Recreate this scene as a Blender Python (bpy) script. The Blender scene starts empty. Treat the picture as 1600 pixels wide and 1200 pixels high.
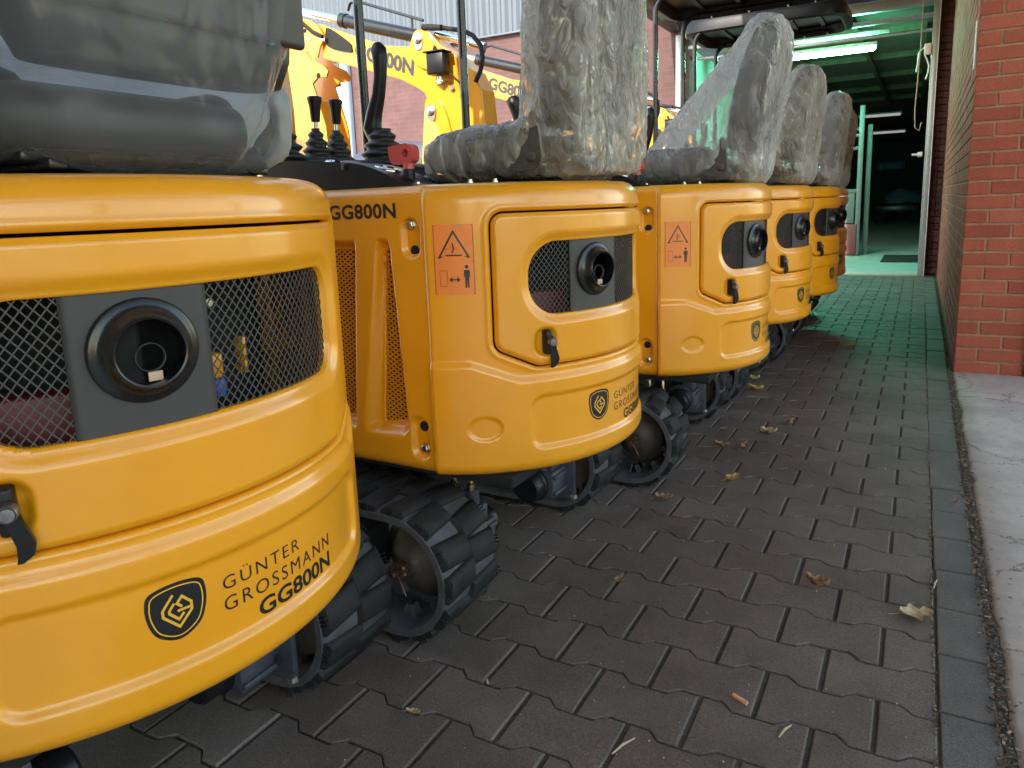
import bpy, bmesh, math, random
import numpy as np
from mathutils import Vector, Matrix, noise
from mathutils.geometry import tessellate_polygon

rad = math.radians
random.seed(7)
scene = bpy.context.scene
COL = scene.collection

# ------------------------------------------------------------------ camera calibration (from the photo's vanishing points)
CAM_H = 1.0
YAW, PITCH, ROLL, FOC, PCX, PCY = 0.503182716, 0.181194399, -0.0349463846, 1138.33665, 811.041591, 530.252678

def setup_camera():
    cy, sy = math.cos(YAW), math.sin(YAW)
    fwd = Vector((-sy*math.cos(PITCH), cy*math.cos(PITCH), -math.sin(PITCH)))
    right0 = Vector((cy, sy, 0)); up0 = right0.cross(fwd)
    c, s = math.cos(ROLL), math.sin(ROLL)
    right = c*right0 + s*up0; up = -s*right0 + c*up0
    m = Matrix((right, up, -fwd)).transposed().to_4x4()
    m.translation = (0, 0, CAM_H)
    cd = bpy.data.cameras.new('camera'); co = bpy.data.objects.new('camera', cd); COL.objects.link(co)
    co.matrix_world = m
    cd.sensor_width = 36; cd.lens = FOC/1600*36
    cd.shift_x = (800-PCX)/1600; cd.shift_y = (PCY-600)/1600
    cd.clip_start = 0.02; cd.clip_end = 500
    scene.camera = co
setup_camera()

# ------------------------------------------------------------------ materials
def new_mat(name):
    m = bpy.data.materials.new(name); m.use_nodes = True
    nt = m.node_tree; b = nt.nodes['Principled BSDF']
    return m, nt, b

def nd(nt, typ, **kw):
    n = nt.nodes.new(typ)
    for k, v in kw.items(): setattr(n, k, v)
    return n

def objcoord(nt, scale=None):
    t = nd(nt, 'ShaderNodeTexCoord'); out = t.outputs['Object']
    if scale:
        mp = nd(nt, 'ShaderNodeMapping'); mp.inputs['Scale'].default_value = scale
        nt.links.new(out, mp.inputs['Vector']); out = mp.outputs['Vector']
    return out

def noise_node(nt, scale, detail=4, rough=.55, vec=None):
    n = nd(nt, 'ShaderNodeTexNoise'); n.inputs['Scale'].default_value = scale
    n.inputs['Detail'].default_value = detail; n.inputs['Roughness'].default_value = rough
    if vec is not None: nt.links.new(vec, n.inputs['Vector'])
    return n

def ramp(nt, fac, stops):
    r = nd(nt, 'ShaderNodeValToRGB'); nt.links.new(fac, r.inputs['Fac'])
    e = r.color_ramp.elements
    while len(e) < len(stops): e.new(.5)
    for i, (p, c) in enumerate(stops):
        e[i].position = p; e[i].color = (*c, 1) if len(c) == 3 else c
    return r.outputs['Color']

def bump(nt, b, h, strength=.2, dist=.002):
    n = nd(nt, 'ShaderNodeBump'); n.inputs['Strength'].default_value = strength; n.inputs['Distance'].default_value = dist
    nt.links.new(h, n.inputs['Height']); nt.links.new(n.outputs['Normal'], b.inputs['Normal'])
    return n

def simple(name, col, rough=.5, metal=0., var=.12, vscale=30, bmp=0., bscale=200, coat=0., spec=.5):
    """plain surface with a little colour and gloss variation"""
    m, nt, b = new_mat(name)
    oc = objcoord(nt); n = noise_node(nt, vscale, 5, .6, oc)
    lo = tuple(c*(1-var) for c in col); hi = tuple(min(1, c*(1+var)) for c in col)
    nt.links.new(ramp(nt, n.outputs['Fac'], [(.3, lo), (.7, hi)]), b.inputs['Base Color'])
    mr = nd(nt, 'ShaderNodeMapRange'); mr.inputs[3].default_value = max(.03, rough-.08); mr.inputs[4].default_value = min(1, rough+.08)
    nt.links.new(n.outputs['Fac'], mr.inputs[0]); nt.links.new(mr.outputs[0], b.inputs['Roughness'])
    b.inputs['Metallic'].default_value = metal; b.inputs['Specular IOR Level'].default_value = spec
    b.inputs['Coat Weight'].default_value = coat; b.inputs['Coat Roughness'].default_value = .08
    if bmp:
        n2 = noise_node(nt, bscale, 3, .6, oc); bump(nt, b, n2.outputs['Fac'], bmp)
    return m

M = {}
# machine paint: yellow enamel, dust film and slight orange peel
m, nt, b = new_mat('yellow_enamel')
oc = objcoord(nt)
n = noise_node(nt, 9, 6, .6, oc); n2 = noise_node(nt, 420, 2, .5, oc); n3 = noise_node(nt, 60, 5, .7, oc)
nt.links.new(ramp(nt, n.outputs['Fac'], [(.3, (.67, .268, .004)), (.7, (.72, .295, .007))]), b.inputs['Base Color'])
mr = nd(nt, 'ShaderNodeMapRange'); mr.inputs[3].default_value = .26; mr.inputs[4].default_value = .46
nt.links.new(n3.outputs['Fac'], mr.inputs[0]); nt.links.new(mr.outputs[0], b.inputs['Roughness'])
b.inputs['Coat Weight'].default_value = .55; b.inputs['Coat Roughness'].default_value = .12
bump(nt, b, n2.outputs['Fac'], .06, .0006)
M['yellow'] = m
M['black_plastic'] = simple('black_plastic', (.008, .008, .009), .4, bmp=.08, bscale=500, spec=.3)
M['black_paint'] = simple('black_paint', (.009, .009, .010), .28, bmp=.02)
M['rubber'] = simple('track_rubber', (.0125, .012, .0115), .72, var=.5, vscale=18, bmp=.45, bscale=140, spec=.3)
M['rubber_inner'] = simple('track_rubber_inner', (.055, .055, .06), .7, var=.35, vscale=25, bmp=.2, bscale=150)
M['boot'] = simple('lever_boot_rubber', (.016, .016, .017), .5, bmp=.1, bscale=300)
M['plate'] = simple('dark_grey_plate', (.034, .032, .034), .55, var=.12, vscale=40, bmp=.05, bscale=600)
M['wire'] = simple('grey_wire', (.05, .05, .05), .5, metal=.3)
M['steel'] = simple('zinc_steel', (.55, .53, .50), .3, metal=1, var=.2, vscale=120)
M['rust'] = simple('brown_axle_steel', (.16, .085, .06), .42, metal=.7, var=.5, vscale=60, bmp=.3, bscale=150)
M['chrome'] = simple('chrome_rod', (.75, .76, .78), .08, metal=1, var=.04)
M['motor'] = simple('blue_grey_motor', (.040, .044, .058), .5, var=.25, vscale=35, bmp=.15, bscale=250)
M['brass'] = simple('yellow_zinc_fitting', (.45, .38, .2), .3, metal=1, var=.3, vscale=90)
M['red_plastic'] = simple('red_plastic', (.52, .07, .06), .38, var=.1)
M['red_paint'] = simple('red_part', (.10, .006, .008), .5)
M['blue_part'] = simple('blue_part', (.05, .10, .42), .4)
M['lock'] = simple('grey_lock_face', (.20, .20, .21), .35, metal=.8, var=.25, vscale=250)
M['ink'] = simple('black_decal', (.010, .009, .010), .38, var=.05)
M['ink_grey'] = simple('grey_boom_decal', (.028, .026, .025), .55, var=.1)
M['decal_yellow'] = simple('yellow_decal', (.66, .36, .03), .38, var=.05)
M['sticker'] = simple('orange_sticker', (.72, .20, .03), .42, var=.06)
M['sticker_line'] = simple('red_sticker_line', (.34, .045, .012), .45, var=.05)
M['vinyl'] = simple('black_seat_vinyl', (.013, .013, .014), .48, bmp=.12, bscale=350)
M['seat_shell'] = simple('grey_seat_shell', (.03, .027, .025), .5, var=.15)
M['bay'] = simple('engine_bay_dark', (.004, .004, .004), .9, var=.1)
M['dome'] = simple('brown_grey_casting', (.06, .046, .036), .6, var=.35, vscale=45, bmp=.2, bscale=160)
M['white_paint'] = simple('white_paint', (.78, .78, .76), .35, var=.05)
M['galv'] = simple('galvanised_steel', (.42, .45, .44), .42, metal=.6, var=.2, vscale=60)
M['frame_blue'] = simple('pale_blue_frame', (.42, .56, .66), .4, var=.05)
M['glass_dark'] = simple('dark_glass', (.02, .028, .03), .06, var=.05)
M['leaf_tan'] = simple('tan_leaf', (.42, .29, .16), .7, var=.3, vscale=90)
M['leaf_brown'] = simple('brown_leaf', (.27, .15, .07), .7, var=.35, vscale=90)
M['leaf_gold'] = simple('golden_leaf', (.45, .27, .07), .7, var=.3, vscale=90)
M['twig'] = simple('pale_twig', (.50, .36, .24), .7, var=.2)
M['paper'] = simple('cigarette_paper', (.62, .33, .18), .8, var=.1)
M['timber'] = simple('ceiling_timber', (.16, .115, .06), .7, var=.3, vscale=12)
M['ceiling'] = simple('hall_ceiling_board', (.16, .16, .11), .85, var=.2, vscale=3)
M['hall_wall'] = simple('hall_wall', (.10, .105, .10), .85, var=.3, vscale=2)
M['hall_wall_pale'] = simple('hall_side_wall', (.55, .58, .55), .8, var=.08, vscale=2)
M['rack'] = simple('grey_green_rack_paint', (.10, .115, .12), .45, var=.15)
M['soffit'] = simple('brown_soffit', (.10, .062, .04), .6, var=.2, vscale=8)
M['soffit_pale'] = simple('pale_soffit_board', (.48, .42, .33), .7, var=.1, vscale=6)
M['car_paint'] = simple('dark_car_paint', (.022, .016, .022), .25, coat=1)
M['dark_red'] = simple('dark_red_metal', (.14, .03, .03), .5, var=.2)
M['blue_pane'] = simple('blue_window_film', (.09, .16, .42), .35, var=.2, vscale=4)
M['mat'] = simple('black_floor_mat', (.01, .01, .01), .85, bmp=.3, bscale=300)
M['car_plastic'] = simple('bluish_wrap', (.13, .19, .30), .25, var=.4, vscale=9, bmp=.5, bscale=14)
M['cig'] = M['paper']

# clear crinkled polythene
def film_mat(name, tint, opac, rough, crinkle, scale=7.):
    m = bpy.data.materials.new(name); m.use_nodes = True; nt = m.node_tree
    b = nt.nodes['Principled BSDF']; out = nt.nodes['Material Output']
    oc = objcoord(nt, (1, 1, .5))
    wn = noise_node(nt, 5, 3, .6, oc)
    add = nd(nt, 'ShaderNodeMixRGB', blend_type='LINEAR_LIGHT'); add.inputs[0].default_value = .12
    nt.links.new(oc, add.inputs[1]); nt.links.new(wn.outputs['Color'], add.inputs[2])
    def ridge(sc, det):
        n = noise_node(nt, sc, det, .5, add.outputs[0])
        a = nd(nt, 'ShaderNodeMath', operation='SUBTRACT'); a.inputs[1].default_value = .5; nt.links.new(n.outputs['Fac'], a.inputs[0])
        c = nd(nt, 'ShaderNodeMath', operation='ABSOLUTE'); nt.links.new(a.outputs[0], c.inputs[0]); return c.outputs[0]
    r1 = ridge(scale, 1); r2 = ridge(scale*2.6, 2)
    mm = nd(nt, 'ShaderNodeMath', operation='MULTIPLY'); mm.inputs[1].default_value = .42; nt.links.new(r2, mm.inputs[0])
    mx = nd(nt, 'ShaderNodeMath', operation='ADD'); nt.links.new(r1, mx.inputs[0]); nt.links.new(mm.outputs[0], mx.inputs[1])
    bn = bump(nt, b, mx.outputs[0], crinkle, .06)
    b.inputs['Base Color'].default_value = (*tint, 1); b.inputs['Roughness'].default_value = rough
    b.inputs['Specular IOR Level'].default_value = 1.
    tr = nd(nt, 'ShaderNodeBsdfTransparent'); tr.inputs['Color'].default_value = (.95, .96, .97, 1)
    gl = nd(nt, 'ShaderNodeBsdfTranslucent'); gl.inputs['Color'].default_value = (*tint, 1)
    nt.links.new(bn.outputs['Normal'], gl.inputs['Normal'])
    ms0 = nd(nt, 'ShaderNodeMixShader'); ms0.inputs[0].default_value = .4
    nt.links.new(b.outputs[0], ms0.inputs[1]); nt.links.new(gl.outputs[0], ms0.inputs[2])
    fr = nd(nt, 'ShaderNodeFresnel'); fr.inputs['IOR'].default_value = 1.6; nt.links.new(bn.outputs['Normal'], fr.inputs['Normal'])
    # creased film is cloudier along its folds
    pr = ramp(nt, mx.outputs[0], [(.0, (min(1, opac*2.3),)*3), (.03, (opac*1.1,)*3), (.22, (opac*.65,)*3)])
    am = nd(nt, 'ShaderNodeMath', operation='ADD', use_clamp=True)
    nt.links.new(fr.outputs[0], am.inputs[0]); nt.links.new(pr, am.inputs[1])
    ms = nd(nt, 'ShaderNodeMixShader'); nt.links.new(am.outputs[0], ms.inputs[0])
    nt.links.new(tr.outputs[0], ms.inputs[1]); nt.links.new(ms0.outputs[0], ms.inputs[2])
    nt.links.new(ms.outputs[0], out.inputs['Surface'])
    return m
M['film_clear'] = film_mat('clear_polythene', (.66, .66, .68), .10, .09, .35, 4.)
M['film_milky'] = film_mat('milky_polythene', (.70, .64, .55), .40, .09, 1., 13.)
M['film_tent'] = film_mat('thin_polythene', (.76, .73, .69), .32, .08, 1., 11.)

# masonry and ground
def island_mat(name, cols, rough, bmp, bscale, dirt=.35, speck=False):
    m, nt, b = new_mat(name); oc = objcoord(nt)
    g = nd(nt, 'ShaderNodeNewGeometry')
    c = ramp(nt, g.outputs['Random Per Island'], [(i/(len(cols)-1), k) for i, k in enumerate(cols)])
    n = noise_node(nt, 6, 6, .65, oc); n2 = noise_node(nt, bscale, 5, .7, oc)
    mx = nd(nt, 'ShaderNodeMixRGB', blend_type='MULTIPLY'); mx.inputs[0].default_value = 1
    nt.links.new(c, mx.inputs[1]); nt.links.new(ramp(nt, n.outputs['Fac'], [(.25, (1-dirt,)*3), (.75, (1.1,)*3)]), mx.inputs[2])
    mx2 = nd(nt, 'ShaderNodeMixRGB', blend_type='MULTIPLY'); mx2.inputs[0].default_value = 1
    nt.links.new(mx.outputs[0], mx2.inputs[1]); nt.links.new(ramp(nt, n2.outputs['Fac'], [(.3, (.72,)*3), (.7, (1.18,)*3)]), mx2.inputs[2])
    last = mx2.outputs[0]
    if speck:
        n3 = noise_node(nt, 1.1, 5, .6, oc); n4 = noise_node(nt, 420, 2, .6, oc)
        for fac, st in ((n3.outputs['Fac'], [(.3, (.78, .77, .75)), (.7, (1.16, 1.16, 1.17))]), (n4.outputs['Fac'], [(.36, (.55,)*3), (.48, (1,)*3), (.64, (1.05,)*3), (.72, (1.7,)*3)])):
            q = nd(nt, 'ShaderNodeMixRGB', blend_type='MULTIPLY'); q.inputs[0].default_value = 1
            nt.links.new(last, q.inputs[1]); nt.links.new(ramp(nt, fac, st), q.inputs[2]); last = q.outputs[0]
    nt.links.new(last, b.inputs['Base Color'])
    b.inputs['Roughness'].default_value = rough; b.inputs['Specular IOR Level'].default_value = .35
    bump(nt, b, n2.outputs['Fac'], bmp, .003)
    return m
M['paver'] = island_mat('concrete_paver', [(.138, .100, .076), (.160, .121, .096), (.148, .112, .090), (.176, .135, .109)], .66, .6, 160, .35, True)
M['soldier'] = island_mat('edge_paver', [(.126, .104, .088), (.148, .120, .101), (.136, .114, .097)], .66, .6, 160, .35, True)
M['brick'] = island_mat('red_brick', [(.33, .080, .044), (.38, .098, .055), (.285, .066, .039), (.41, .115, .066)], .8, .5, 90, .25)
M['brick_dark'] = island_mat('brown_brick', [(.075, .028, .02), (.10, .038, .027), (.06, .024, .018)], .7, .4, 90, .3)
M['mortar'] = simple('mortar', (.29, .19, .115), .9, var=.25, vscale=25, bmp=.6, bscale=220)
M['joint_sand'] = simple('joint_sand', (.060, .050, .041), .95, var=.5, vscale=70, bmp=.8, bscale=180)
M['hall_floor'] = simple('hall_floor', (.36, .37, .35), .5, var=.2, vscale=4, bmp=.1, bscale=60)
M['litter'] = island_mat('gutter_litter', [(.10, .055, .030), (.17, .11, .06), (.05, .032, .022), (.36, .28, .20)], .85, .3, 120)

m, nt, b = new_mat('worn_concrete'); oc = objcoord(nt)
n = noise_node(nt, 3.2, 8, .68, oc); n2 = noise_node(nt, 45, 6, .7, oc)
vo = nd(nt, 'ShaderNodeTexVoronoi'); vo.inputs['Scale'].default_value = 26; nt.links.new(oc, vo.inputs['Vector'])
mx = nd(nt, 'ShaderNodeMixRGB', blend_type='MULTIPLY'); mx.inputs[0].default_value = 1
nt.links.new(ramp(nt, n.outputs['Fac'], [(.3, (.28, .225, .19)), (.55, (.41, .335, .285)), (.75, (.50, .41, .35))]), mx.inputs[1])
vo2 = nd(nt, 'ShaderNodeTexVoronoi', feature='DISTANCE_TO_EDGE'); vo2.inputs['Scale'].default_value = 1.6; wv = noise_node(nt, 4, 6, .7, oc)
mxv = nd(nt, 'ShaderNodeMixRGB', blend_type='LINEAR_LIGHT'); mxv.inputs[0].default_value = .12; nt.links.new(oc, mxv.inputs[1]); nt.links.new(wv.outputs['Color'], mxv.inputs[2]); nt.links.new(mxv.outputs[0], vo2.inputs['Vector'])
nst = noise_node(nt, 9, 7, .75, oc); m1 = nd(nt, 'ShaderNodeMixRGB', blend_type='MULTIPLY'); m1.inputs[0].default_value = 1
m2 = nd(nt, 'ShaderNodeMixRGB', blend_type='MULTIPLY'); m2.inputs[0].default_value = 1
nt.links.new(ramp(nt, vo.outputs['Distance'], [(.07, (.35, .32, .28)), (.14, (1, 1, 1))]), m1.inputs[1]); nt.links.new(ramp(nt, vo2.outputs['Distance'], [(.002, (.45, .42, .38)), (.008, (1, 1, 1))]), m1.inputs[2])
nt.links.new(m1.outputs[0], m2.inputs[1]); nt.links.new(ramp(nt, nst.outputs['Fac'], [(.30, (.55, .52, .46)), (.40, (1, 1, 1)), (.66, (1.06,)*3), (.74, (1.3, 1.3, 1.28))]), m2.inputs[2]); nt.links.new(m2.outputs[0], mx.inputs[2])
nt.links.new(mx.outputs[0], b.inputs['Base Color']); b.inputs['Roughness'].default_value = .8
bump(nt, b, n2.outputs['Fac'], .5, .004)
M['concrete'] = m
M['baffle_wall'] = simple('pale_baffle', (.27, .255, .23), .9, var=.06, vscale=2)  # tone of the unseen walls added to shape the light
M['yard'] = simple('pale_yard_concrete', (.54, .51, .46), .85, var=.15, vscale=1.5)

def wall_brick_mat():
    m, nt, b = new_mat('distant_brickwork'); t = nd(nt, 'ShaderNodeTexCoord')
    mp = nd(nt, 'ShaderNodeMapping'); mp.inputs['Rotation'].default_value = (rad(90), 0, 0)
    nt.links.new(t.outputs['Object'], mp.inputs['Vector'])
    br = nd(nt, 'ShaderNodeTexBrick'); nt.links.new(mp.outputs[0], br.inputs['Vector'])
    br.inputs['Color1'].default_value = (.080, .036, .036, 1); br.inputs['Color2'].default_value = (.10, .046, .046, 1); br.inputs['Mortar'].default_value = (.085, .056, .056, 1)
    br.inputs['Scale'].default_value = 1; br.inputs['Brick Width'].default_value = .22; br.inputs['Row Height'].default_value = .0752
    br.inputs['Mortar Size'].default_value = .0055; br.inputs['Bias'].default_value = -.2
    n = noise_node(nt, 3, 5, .6, t.outputs['Object'])
    mx = nd(nt, 'ShaderNodeMixRGB', blend_type='MULTIPLY'); mx.inputs[0].default_value = 1
    nt.links.new(br.outputs['Color'], mx.inputs[1]); nt.links.new(ramp(nt, n.outputs['Fac'], [(.3, (.8,)*3), (.7, (1.1,)*3)]), mx.inputs[2])
    nt.links.new(mx.outputs[0], b.inputs['Base Color']); b.inputs['Roughness'].default_value = .85
    return m
M['far_brick'] = wall_brick_mat()
M['cladding'] = simple('grey_blue_cladding', (.055, .071, .095), .5, var=.06, vscale=2)

def emit(name, col, st):
    m = bpy.data.materials.new(name); m.use_nodes = True; nt = m.node_tree
    b = nt.nodes['Principled BSDF']; b.inputs['Base Color'].default_value = (.8, .8, .8, 1)
    b.inputs['Emission Color'].default_value = (*col, 1); b.inputs['Emission Strength'].default_value = st
    return m
M['tube_lit'] = emit('lit_tube', (.16, 1.0, .62), 60)
M['tube_far'] = emit('distant_tube', (1.0, .86, .88), .075)

# ------------------------------------------------------------------ object helpers
def tag(o, label=None, cat=None, group=None, kind=None):
    if label: o['label'] = label
    if cat: o['category'] = cat
    if group: o['group'] = group
    if kind: o['kind'] = kind
    return o

def empty(name, loc=(0, 0, 0), rz=0.):
    o = bpy.data.objects.new(name, None); COL.objects.link(o); o.location = loc; o.rotation_euler = (0, 0, rz)
    o.empty_display_size = .1
    return o

class MB:
    """collects shapes and links them as one mesh object"""
    def __init__(s): s.v = []; s.f = []; s.mi = []; s.sm = []
    def add(s, verts, faces, mi=0, smooth=False):
        o = len(s.v); s.v += [tuple(map(float, p)) for p in verts]
        s.f += [tuple(i+o for i in f) for f in faces]; s.mi += [mi]*len(faces); s.sm += [smooth]*len(faces)
    def box(s, c, d, rot=None, mi=0, taper=1.):
        hx, hy, hz = d[0]/2, d[1]/2, d[2]/2
        P = [Vector((x*hx*(taper if z > 0 else 1), y*hy*(taper if z > 0 else 1), z*hz)) for z in (-1, 1) for y in (-1, 1) for x in (-1, 1)]
        if rot is not None: P = [rot @ p for p in P]
        P = [p+Vector(c) for p in P]
        s.add(P, [(0, 2, 3, 1), (4, 5, 7, 6), (0, 1, 5, 4), (1, 3, 7, 5), (3, 2, 6, 7), (2, 0, 4, 6)], mi)
    def bbox(s, c, d, r=.004, seg=2, rot=None, mi=0, smooth=True):
        """box with rounded edges"""
        bm = bmesh.new(); bmesh.ops.create_cube(bm, size=1)
        for v in bm.verts: v.co = Vector((v.co.x*d[0], v.co.y*d[1], v.co.z*d[2]))
        bmesh.ops.bevel(bm, geom=list(bm.edges), offset=min(r, min(d)*.48), segments=seg, profile=.5, affect='EDGES')
        s.bm(bm, c, rot, mi, smooth)
    def bm(s, bm, c=(0, 0, 0), rot=None, mi=0, smooth=True):
        bm.verts.index_update(); P = []
        for v in bm.verts:
            p = v.co.copy()
            if rot is not None: p = rot @ p
            P.append(p+Vector(c))
        s.add(P, [tuple(v.index for v in f.verts) for f in bm.faces], mi, smooth); bm.free()
    def lathe(s, prof, origin=(0, 0, 0), axis=(0, 0, 1), n=24, mi=0, smooth=True, caps=True):
        """prof: [(radius, height)] turned about axis"""
        ax = Vector(axis).normalized(); a = ax.orthogonal().normalized(); bq = ax.cross(a)
        V = []; F = []
        for r, h in prof:
            for k in range(n):
                t = 2*math.pi*k/n; V.append(Vector(origin)+ax*h+(a*math.cos(t)+bq*math.sin(t))*r)
        for i in range(len(prof)-1):
            for k in range(n):
                k2 = (k+1) % n; F.append((i*n+k, i*n+k2, (i+1)*n+k2, (i+1)*n+k))
        s.add(V, F, mi, smooth)
        if caps:
            if prof[0][0] > 1e-6: s.add(V[:n], [tuple(range(n-1, -1, -1))], mi)
            if prof[-1][0] > 1e-6: s.add(V[-n:], [tuple(range(n))], mi)
    def tube(s, pts, r, n=10, mi=0, smooth=True):
        """tube along points, r one radius or one per point"""
        pts = [Vector(p) for p in pts]; V = []; F = []
        rs = r if isinstance(r, (list, tuple)) else [r]*len(pts)
        t0 = (pts[1]-pts[0]).normalized(); a = t0.orthogonal().normalized()
        for i, p in enumerate(pts):
            t = (pts[min(i+1, len(pts)-1)]-pts[max(i-1, 0)]).normalized()
            a = (a-t*a.dot(t)).normalized(); bq = t.cross(a)
            for k in range(n):
                w = 2*math.pi*k/n; V.append(p+(a*math.cos(w)+bq*math.sin(w))*rs[i])
        for i in range(len(pts)-1):
            for k in range(n):
                k2 = (k+1) % n; F.append((i*n+k, i*n+k2, (i+1)*n+k2, (i+1)*n+k))
        s.add(V, F, mi, smooth)
        s.add(V[:n], [tuple(range(n-1, -1, -1))], mi); s.add(V[-n:], [tuple(range(n))], mi)
    def prism(s, poly, fn0, fn1, mi=0, bev=0):
        """polygon between two mappings (2d -> 3d)"""
        n = len(poly); A = [fn0(p) for p in poly]; B = [fn1(p) for p in poly]
        tri = tessellate_polygon([[Vector((p[0], p[1], 0)) for p in poly]])
        s.add(A+B, [tuple(reversed(t)) for t in tri]+[tuple(i+n for i in t) for t in tri]+[(i, (i+1) % n, (i+1) % n+n, i+n) for i in range(n)], mi)
    def build(s, name, mats, parent=None, recalc=True, autosmooth=None):
        me = bpy.data.meshes.new(name); me.from_pydata(s.v, [], s.f)
        if not isinstance(mats, (list, tuple)): mats = [mats]
        for m in mats: me.materials.append(m)
        me.polygons.foreach_set('material_index', s.mi); me.polygons.foreach_set('use_smooth', s.sm)
        if recalc:
            bm = bmesh.new(); bm.from_mesh(me); bmesh.ops.recalc_face_normals(bm, faces=bm.faces); bm.to_mesh(me); bm.free()
        me.update()
        o = bpy.data.objects.new(name, me); COL.objects.link(o)
        if parent is not None: o.parent = parent
        if autosmooth: sharp(me, autosmooth)
        return o

def sharp(me, ang):
    try: me.set_sharp_from_angle(angle=rad(ang))
    except Exception: pass

def grid_mesh(name, V, F, mat, parent=None, smooth=True):
    me = bpy.data.meshes.new(name); me.from_pydata([tuple(map(float, v)) for v in V], [], [tuple(int(i) for i in f) for f in F])
    me.materials.append(mat)
    me.polygons.foreach_set('use_smooth', [smooth]*len(me.polygons)); me.update()
    o = bpy.data.objects.new(name, me); COL.objects.link(o)
    if parent is not None: o.parent = parent
    return o

# ------------------------------------------------------------------ signed distances (numpy)
def sd_poly(x, y, poly):
    x = np.asarray(x, float); y = np.asarray(y, float)
    P = np.array(poly, float); n = len(P)
    d = np.full(x.shape, 1e9); sgn = np.ones(x.shape)
    j = n-1
    for i in range(n):
        ex, ey = P[j]-P[i]; wx = x-P[i][0]; wy = y-P[i][1]
        t = np.clip((wx*ex+wy*ey)/(ex*ex+ey*ey), 0, 1)
        bx = wx-ex*t; by = wy-ey*t; d = np.minimum(d, bx*bx+by*by)
        c1 = y >= P[i][1]; c2 = y < P[j][1]; c3 = ex*wy > ey*wx
        flip = (c1 & c2 & c3) | (~c1 & ~c2 & ~c3)
        sgn = np.where(flip, -sgn, sgn); j = i
    return sgn*np.sqrt(d)

def sd_rbox(x, y, cx, cy, hx, hy, r):
    qx = np.abs(np.asarray(x, float)-cx)-hx+r; qy = np.abs(np.asarray(y, float)-cy)-hy+r
    return np.minimum(np.maximum(qx, qy), 0)+np.hypot(np.maximum(qx, 0), np.maximum(qy, 0))-r

def sst(a, b, x):
    t = np.clip((x-a)/(b-a), 0, 1); return t*t*(3-2*t)

def cut_grid(us, vs, sdf, snap=2):
    """grid over us x vs, keeping faces where sdf<0; border vertices are slid onto the contour"""
    nu, nv = len(us), len(vs)
    U, Vv = np.meshgrid(us, vs, indexing='ij')
    cu = (U[:-1, :-1]+U[1:, 1:])/2; cv = (Vv[:-1, :-1]+Vv[1:, 1:])/2
    keep = sdf(cu, cv) < 0
    idx = np.arange(nu*nv).reshape(nu, nv)
    F = np.stack([idx[:-1, :-1], idx[1:, :-1], idx[1:, 1:], idx[:-1, 1:]], -1)
    cnt_keep = np.zeros((nu, nv), int); cnt_all = np.zeros((nu, nv), int)
    for di, dj in ((0, 0), (1, 0), (0, 1), (1, 1)):
        cnt_keep[di:nu-1+di, dj:nv-1+dj] += keep; cnt_all[di:nu-1+di, dj:nv-1+dj] += 1
    bord = (cnt_keep > 0) & (cnt_keep < cnt_all)
    e = 1e-4
    for _ in range(3):
        u = U[bord]; v = Vv[bord]; d = sdf(u, v)
        gx = (sdf(u+e, v)-sdf(u-e, v))/(2*e); gy = (sdf(u, v+e)-sdf(u, v-e))/(2*e)
        g2 = gx*gx+gy*gy+1e-9
        U[bord] = u-d*gx/g2; Vv[bord] = v-d*gy/g2
    Fk = F[keep]
    used, inv = np.unique(Fk, return_inverse=True)
    return U.ravel()[used], Vv.ravel()[used], inv.reshape(Fk.shape)

def border_edges(F):
    E = {}
    for f in F:
        for k in range(4):
            a, b = int(f[k]), int(f[(k+1) % 4]); key = (min(a, b), max(a, b))
            E[key] = None if key in E else (a, b)
    return [e for e in E.values() if e]

def with_rim(V, F, inward):
    """adds a thickness rim along open borders; inward(V) -> displaced copy"""
    be = border_edges(F); ids = sorted({i for e in be for i in e}); mp = {k: len(V)+n for n, k in enumerate(ids)}
    V2 = np.vstack([V, inward(V[ids])])
    F2 = [tuple(f) for f in F]+[(b, a, mp[a], mp[b]) for a, b in be]
    return V2, F2

# ------------------------------------------------------------------ the machine's rear body as functions of (s along the arc, z)
R0 = .444
D2S = R0*math.pi/180
def S(deg): return deg*D2S
Z0, Z1 = .386, 1.053
HOOD = [(S(-49), .957), (S(36.5), .957), (S(36.5), .700), (S(26), .668), (S(-39), .668), (S(-49), .703)]
HR = .028
def sd_hood(s, z): return sd_poly(s, z, HOOD)-HR
WIN = dict(l=S(-42), r=S(29), b=.754, t=.920)
def sd_win(s, z):
    c = (WIN['l']+WIN['r'])/2; hx = (WIN['r']-WIN['l'])/2; cz = (WIN['b']+WIN['t'])/2; hz = (WIN['t']-WIN['b'])/2
    return np.where(np.asarray(s) < c, sd_rbox(s, z, c, cz, hx, hz, .074), sd_rbox(s, z, c, cz, hx, hz, .045))
def ridge_z(s):
    a = np.abs(np.asarray(s)-S(-6))-S(0)
    return np.interp(np.asarray(s)/D2S, [-75, -60, -46, 36, 48, 75], [.664, .664, .622, .620, .664, .664])
REC = dict(c=(S(-43)+S(33))/2, h=(S(33)-S(-43))/2)
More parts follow.
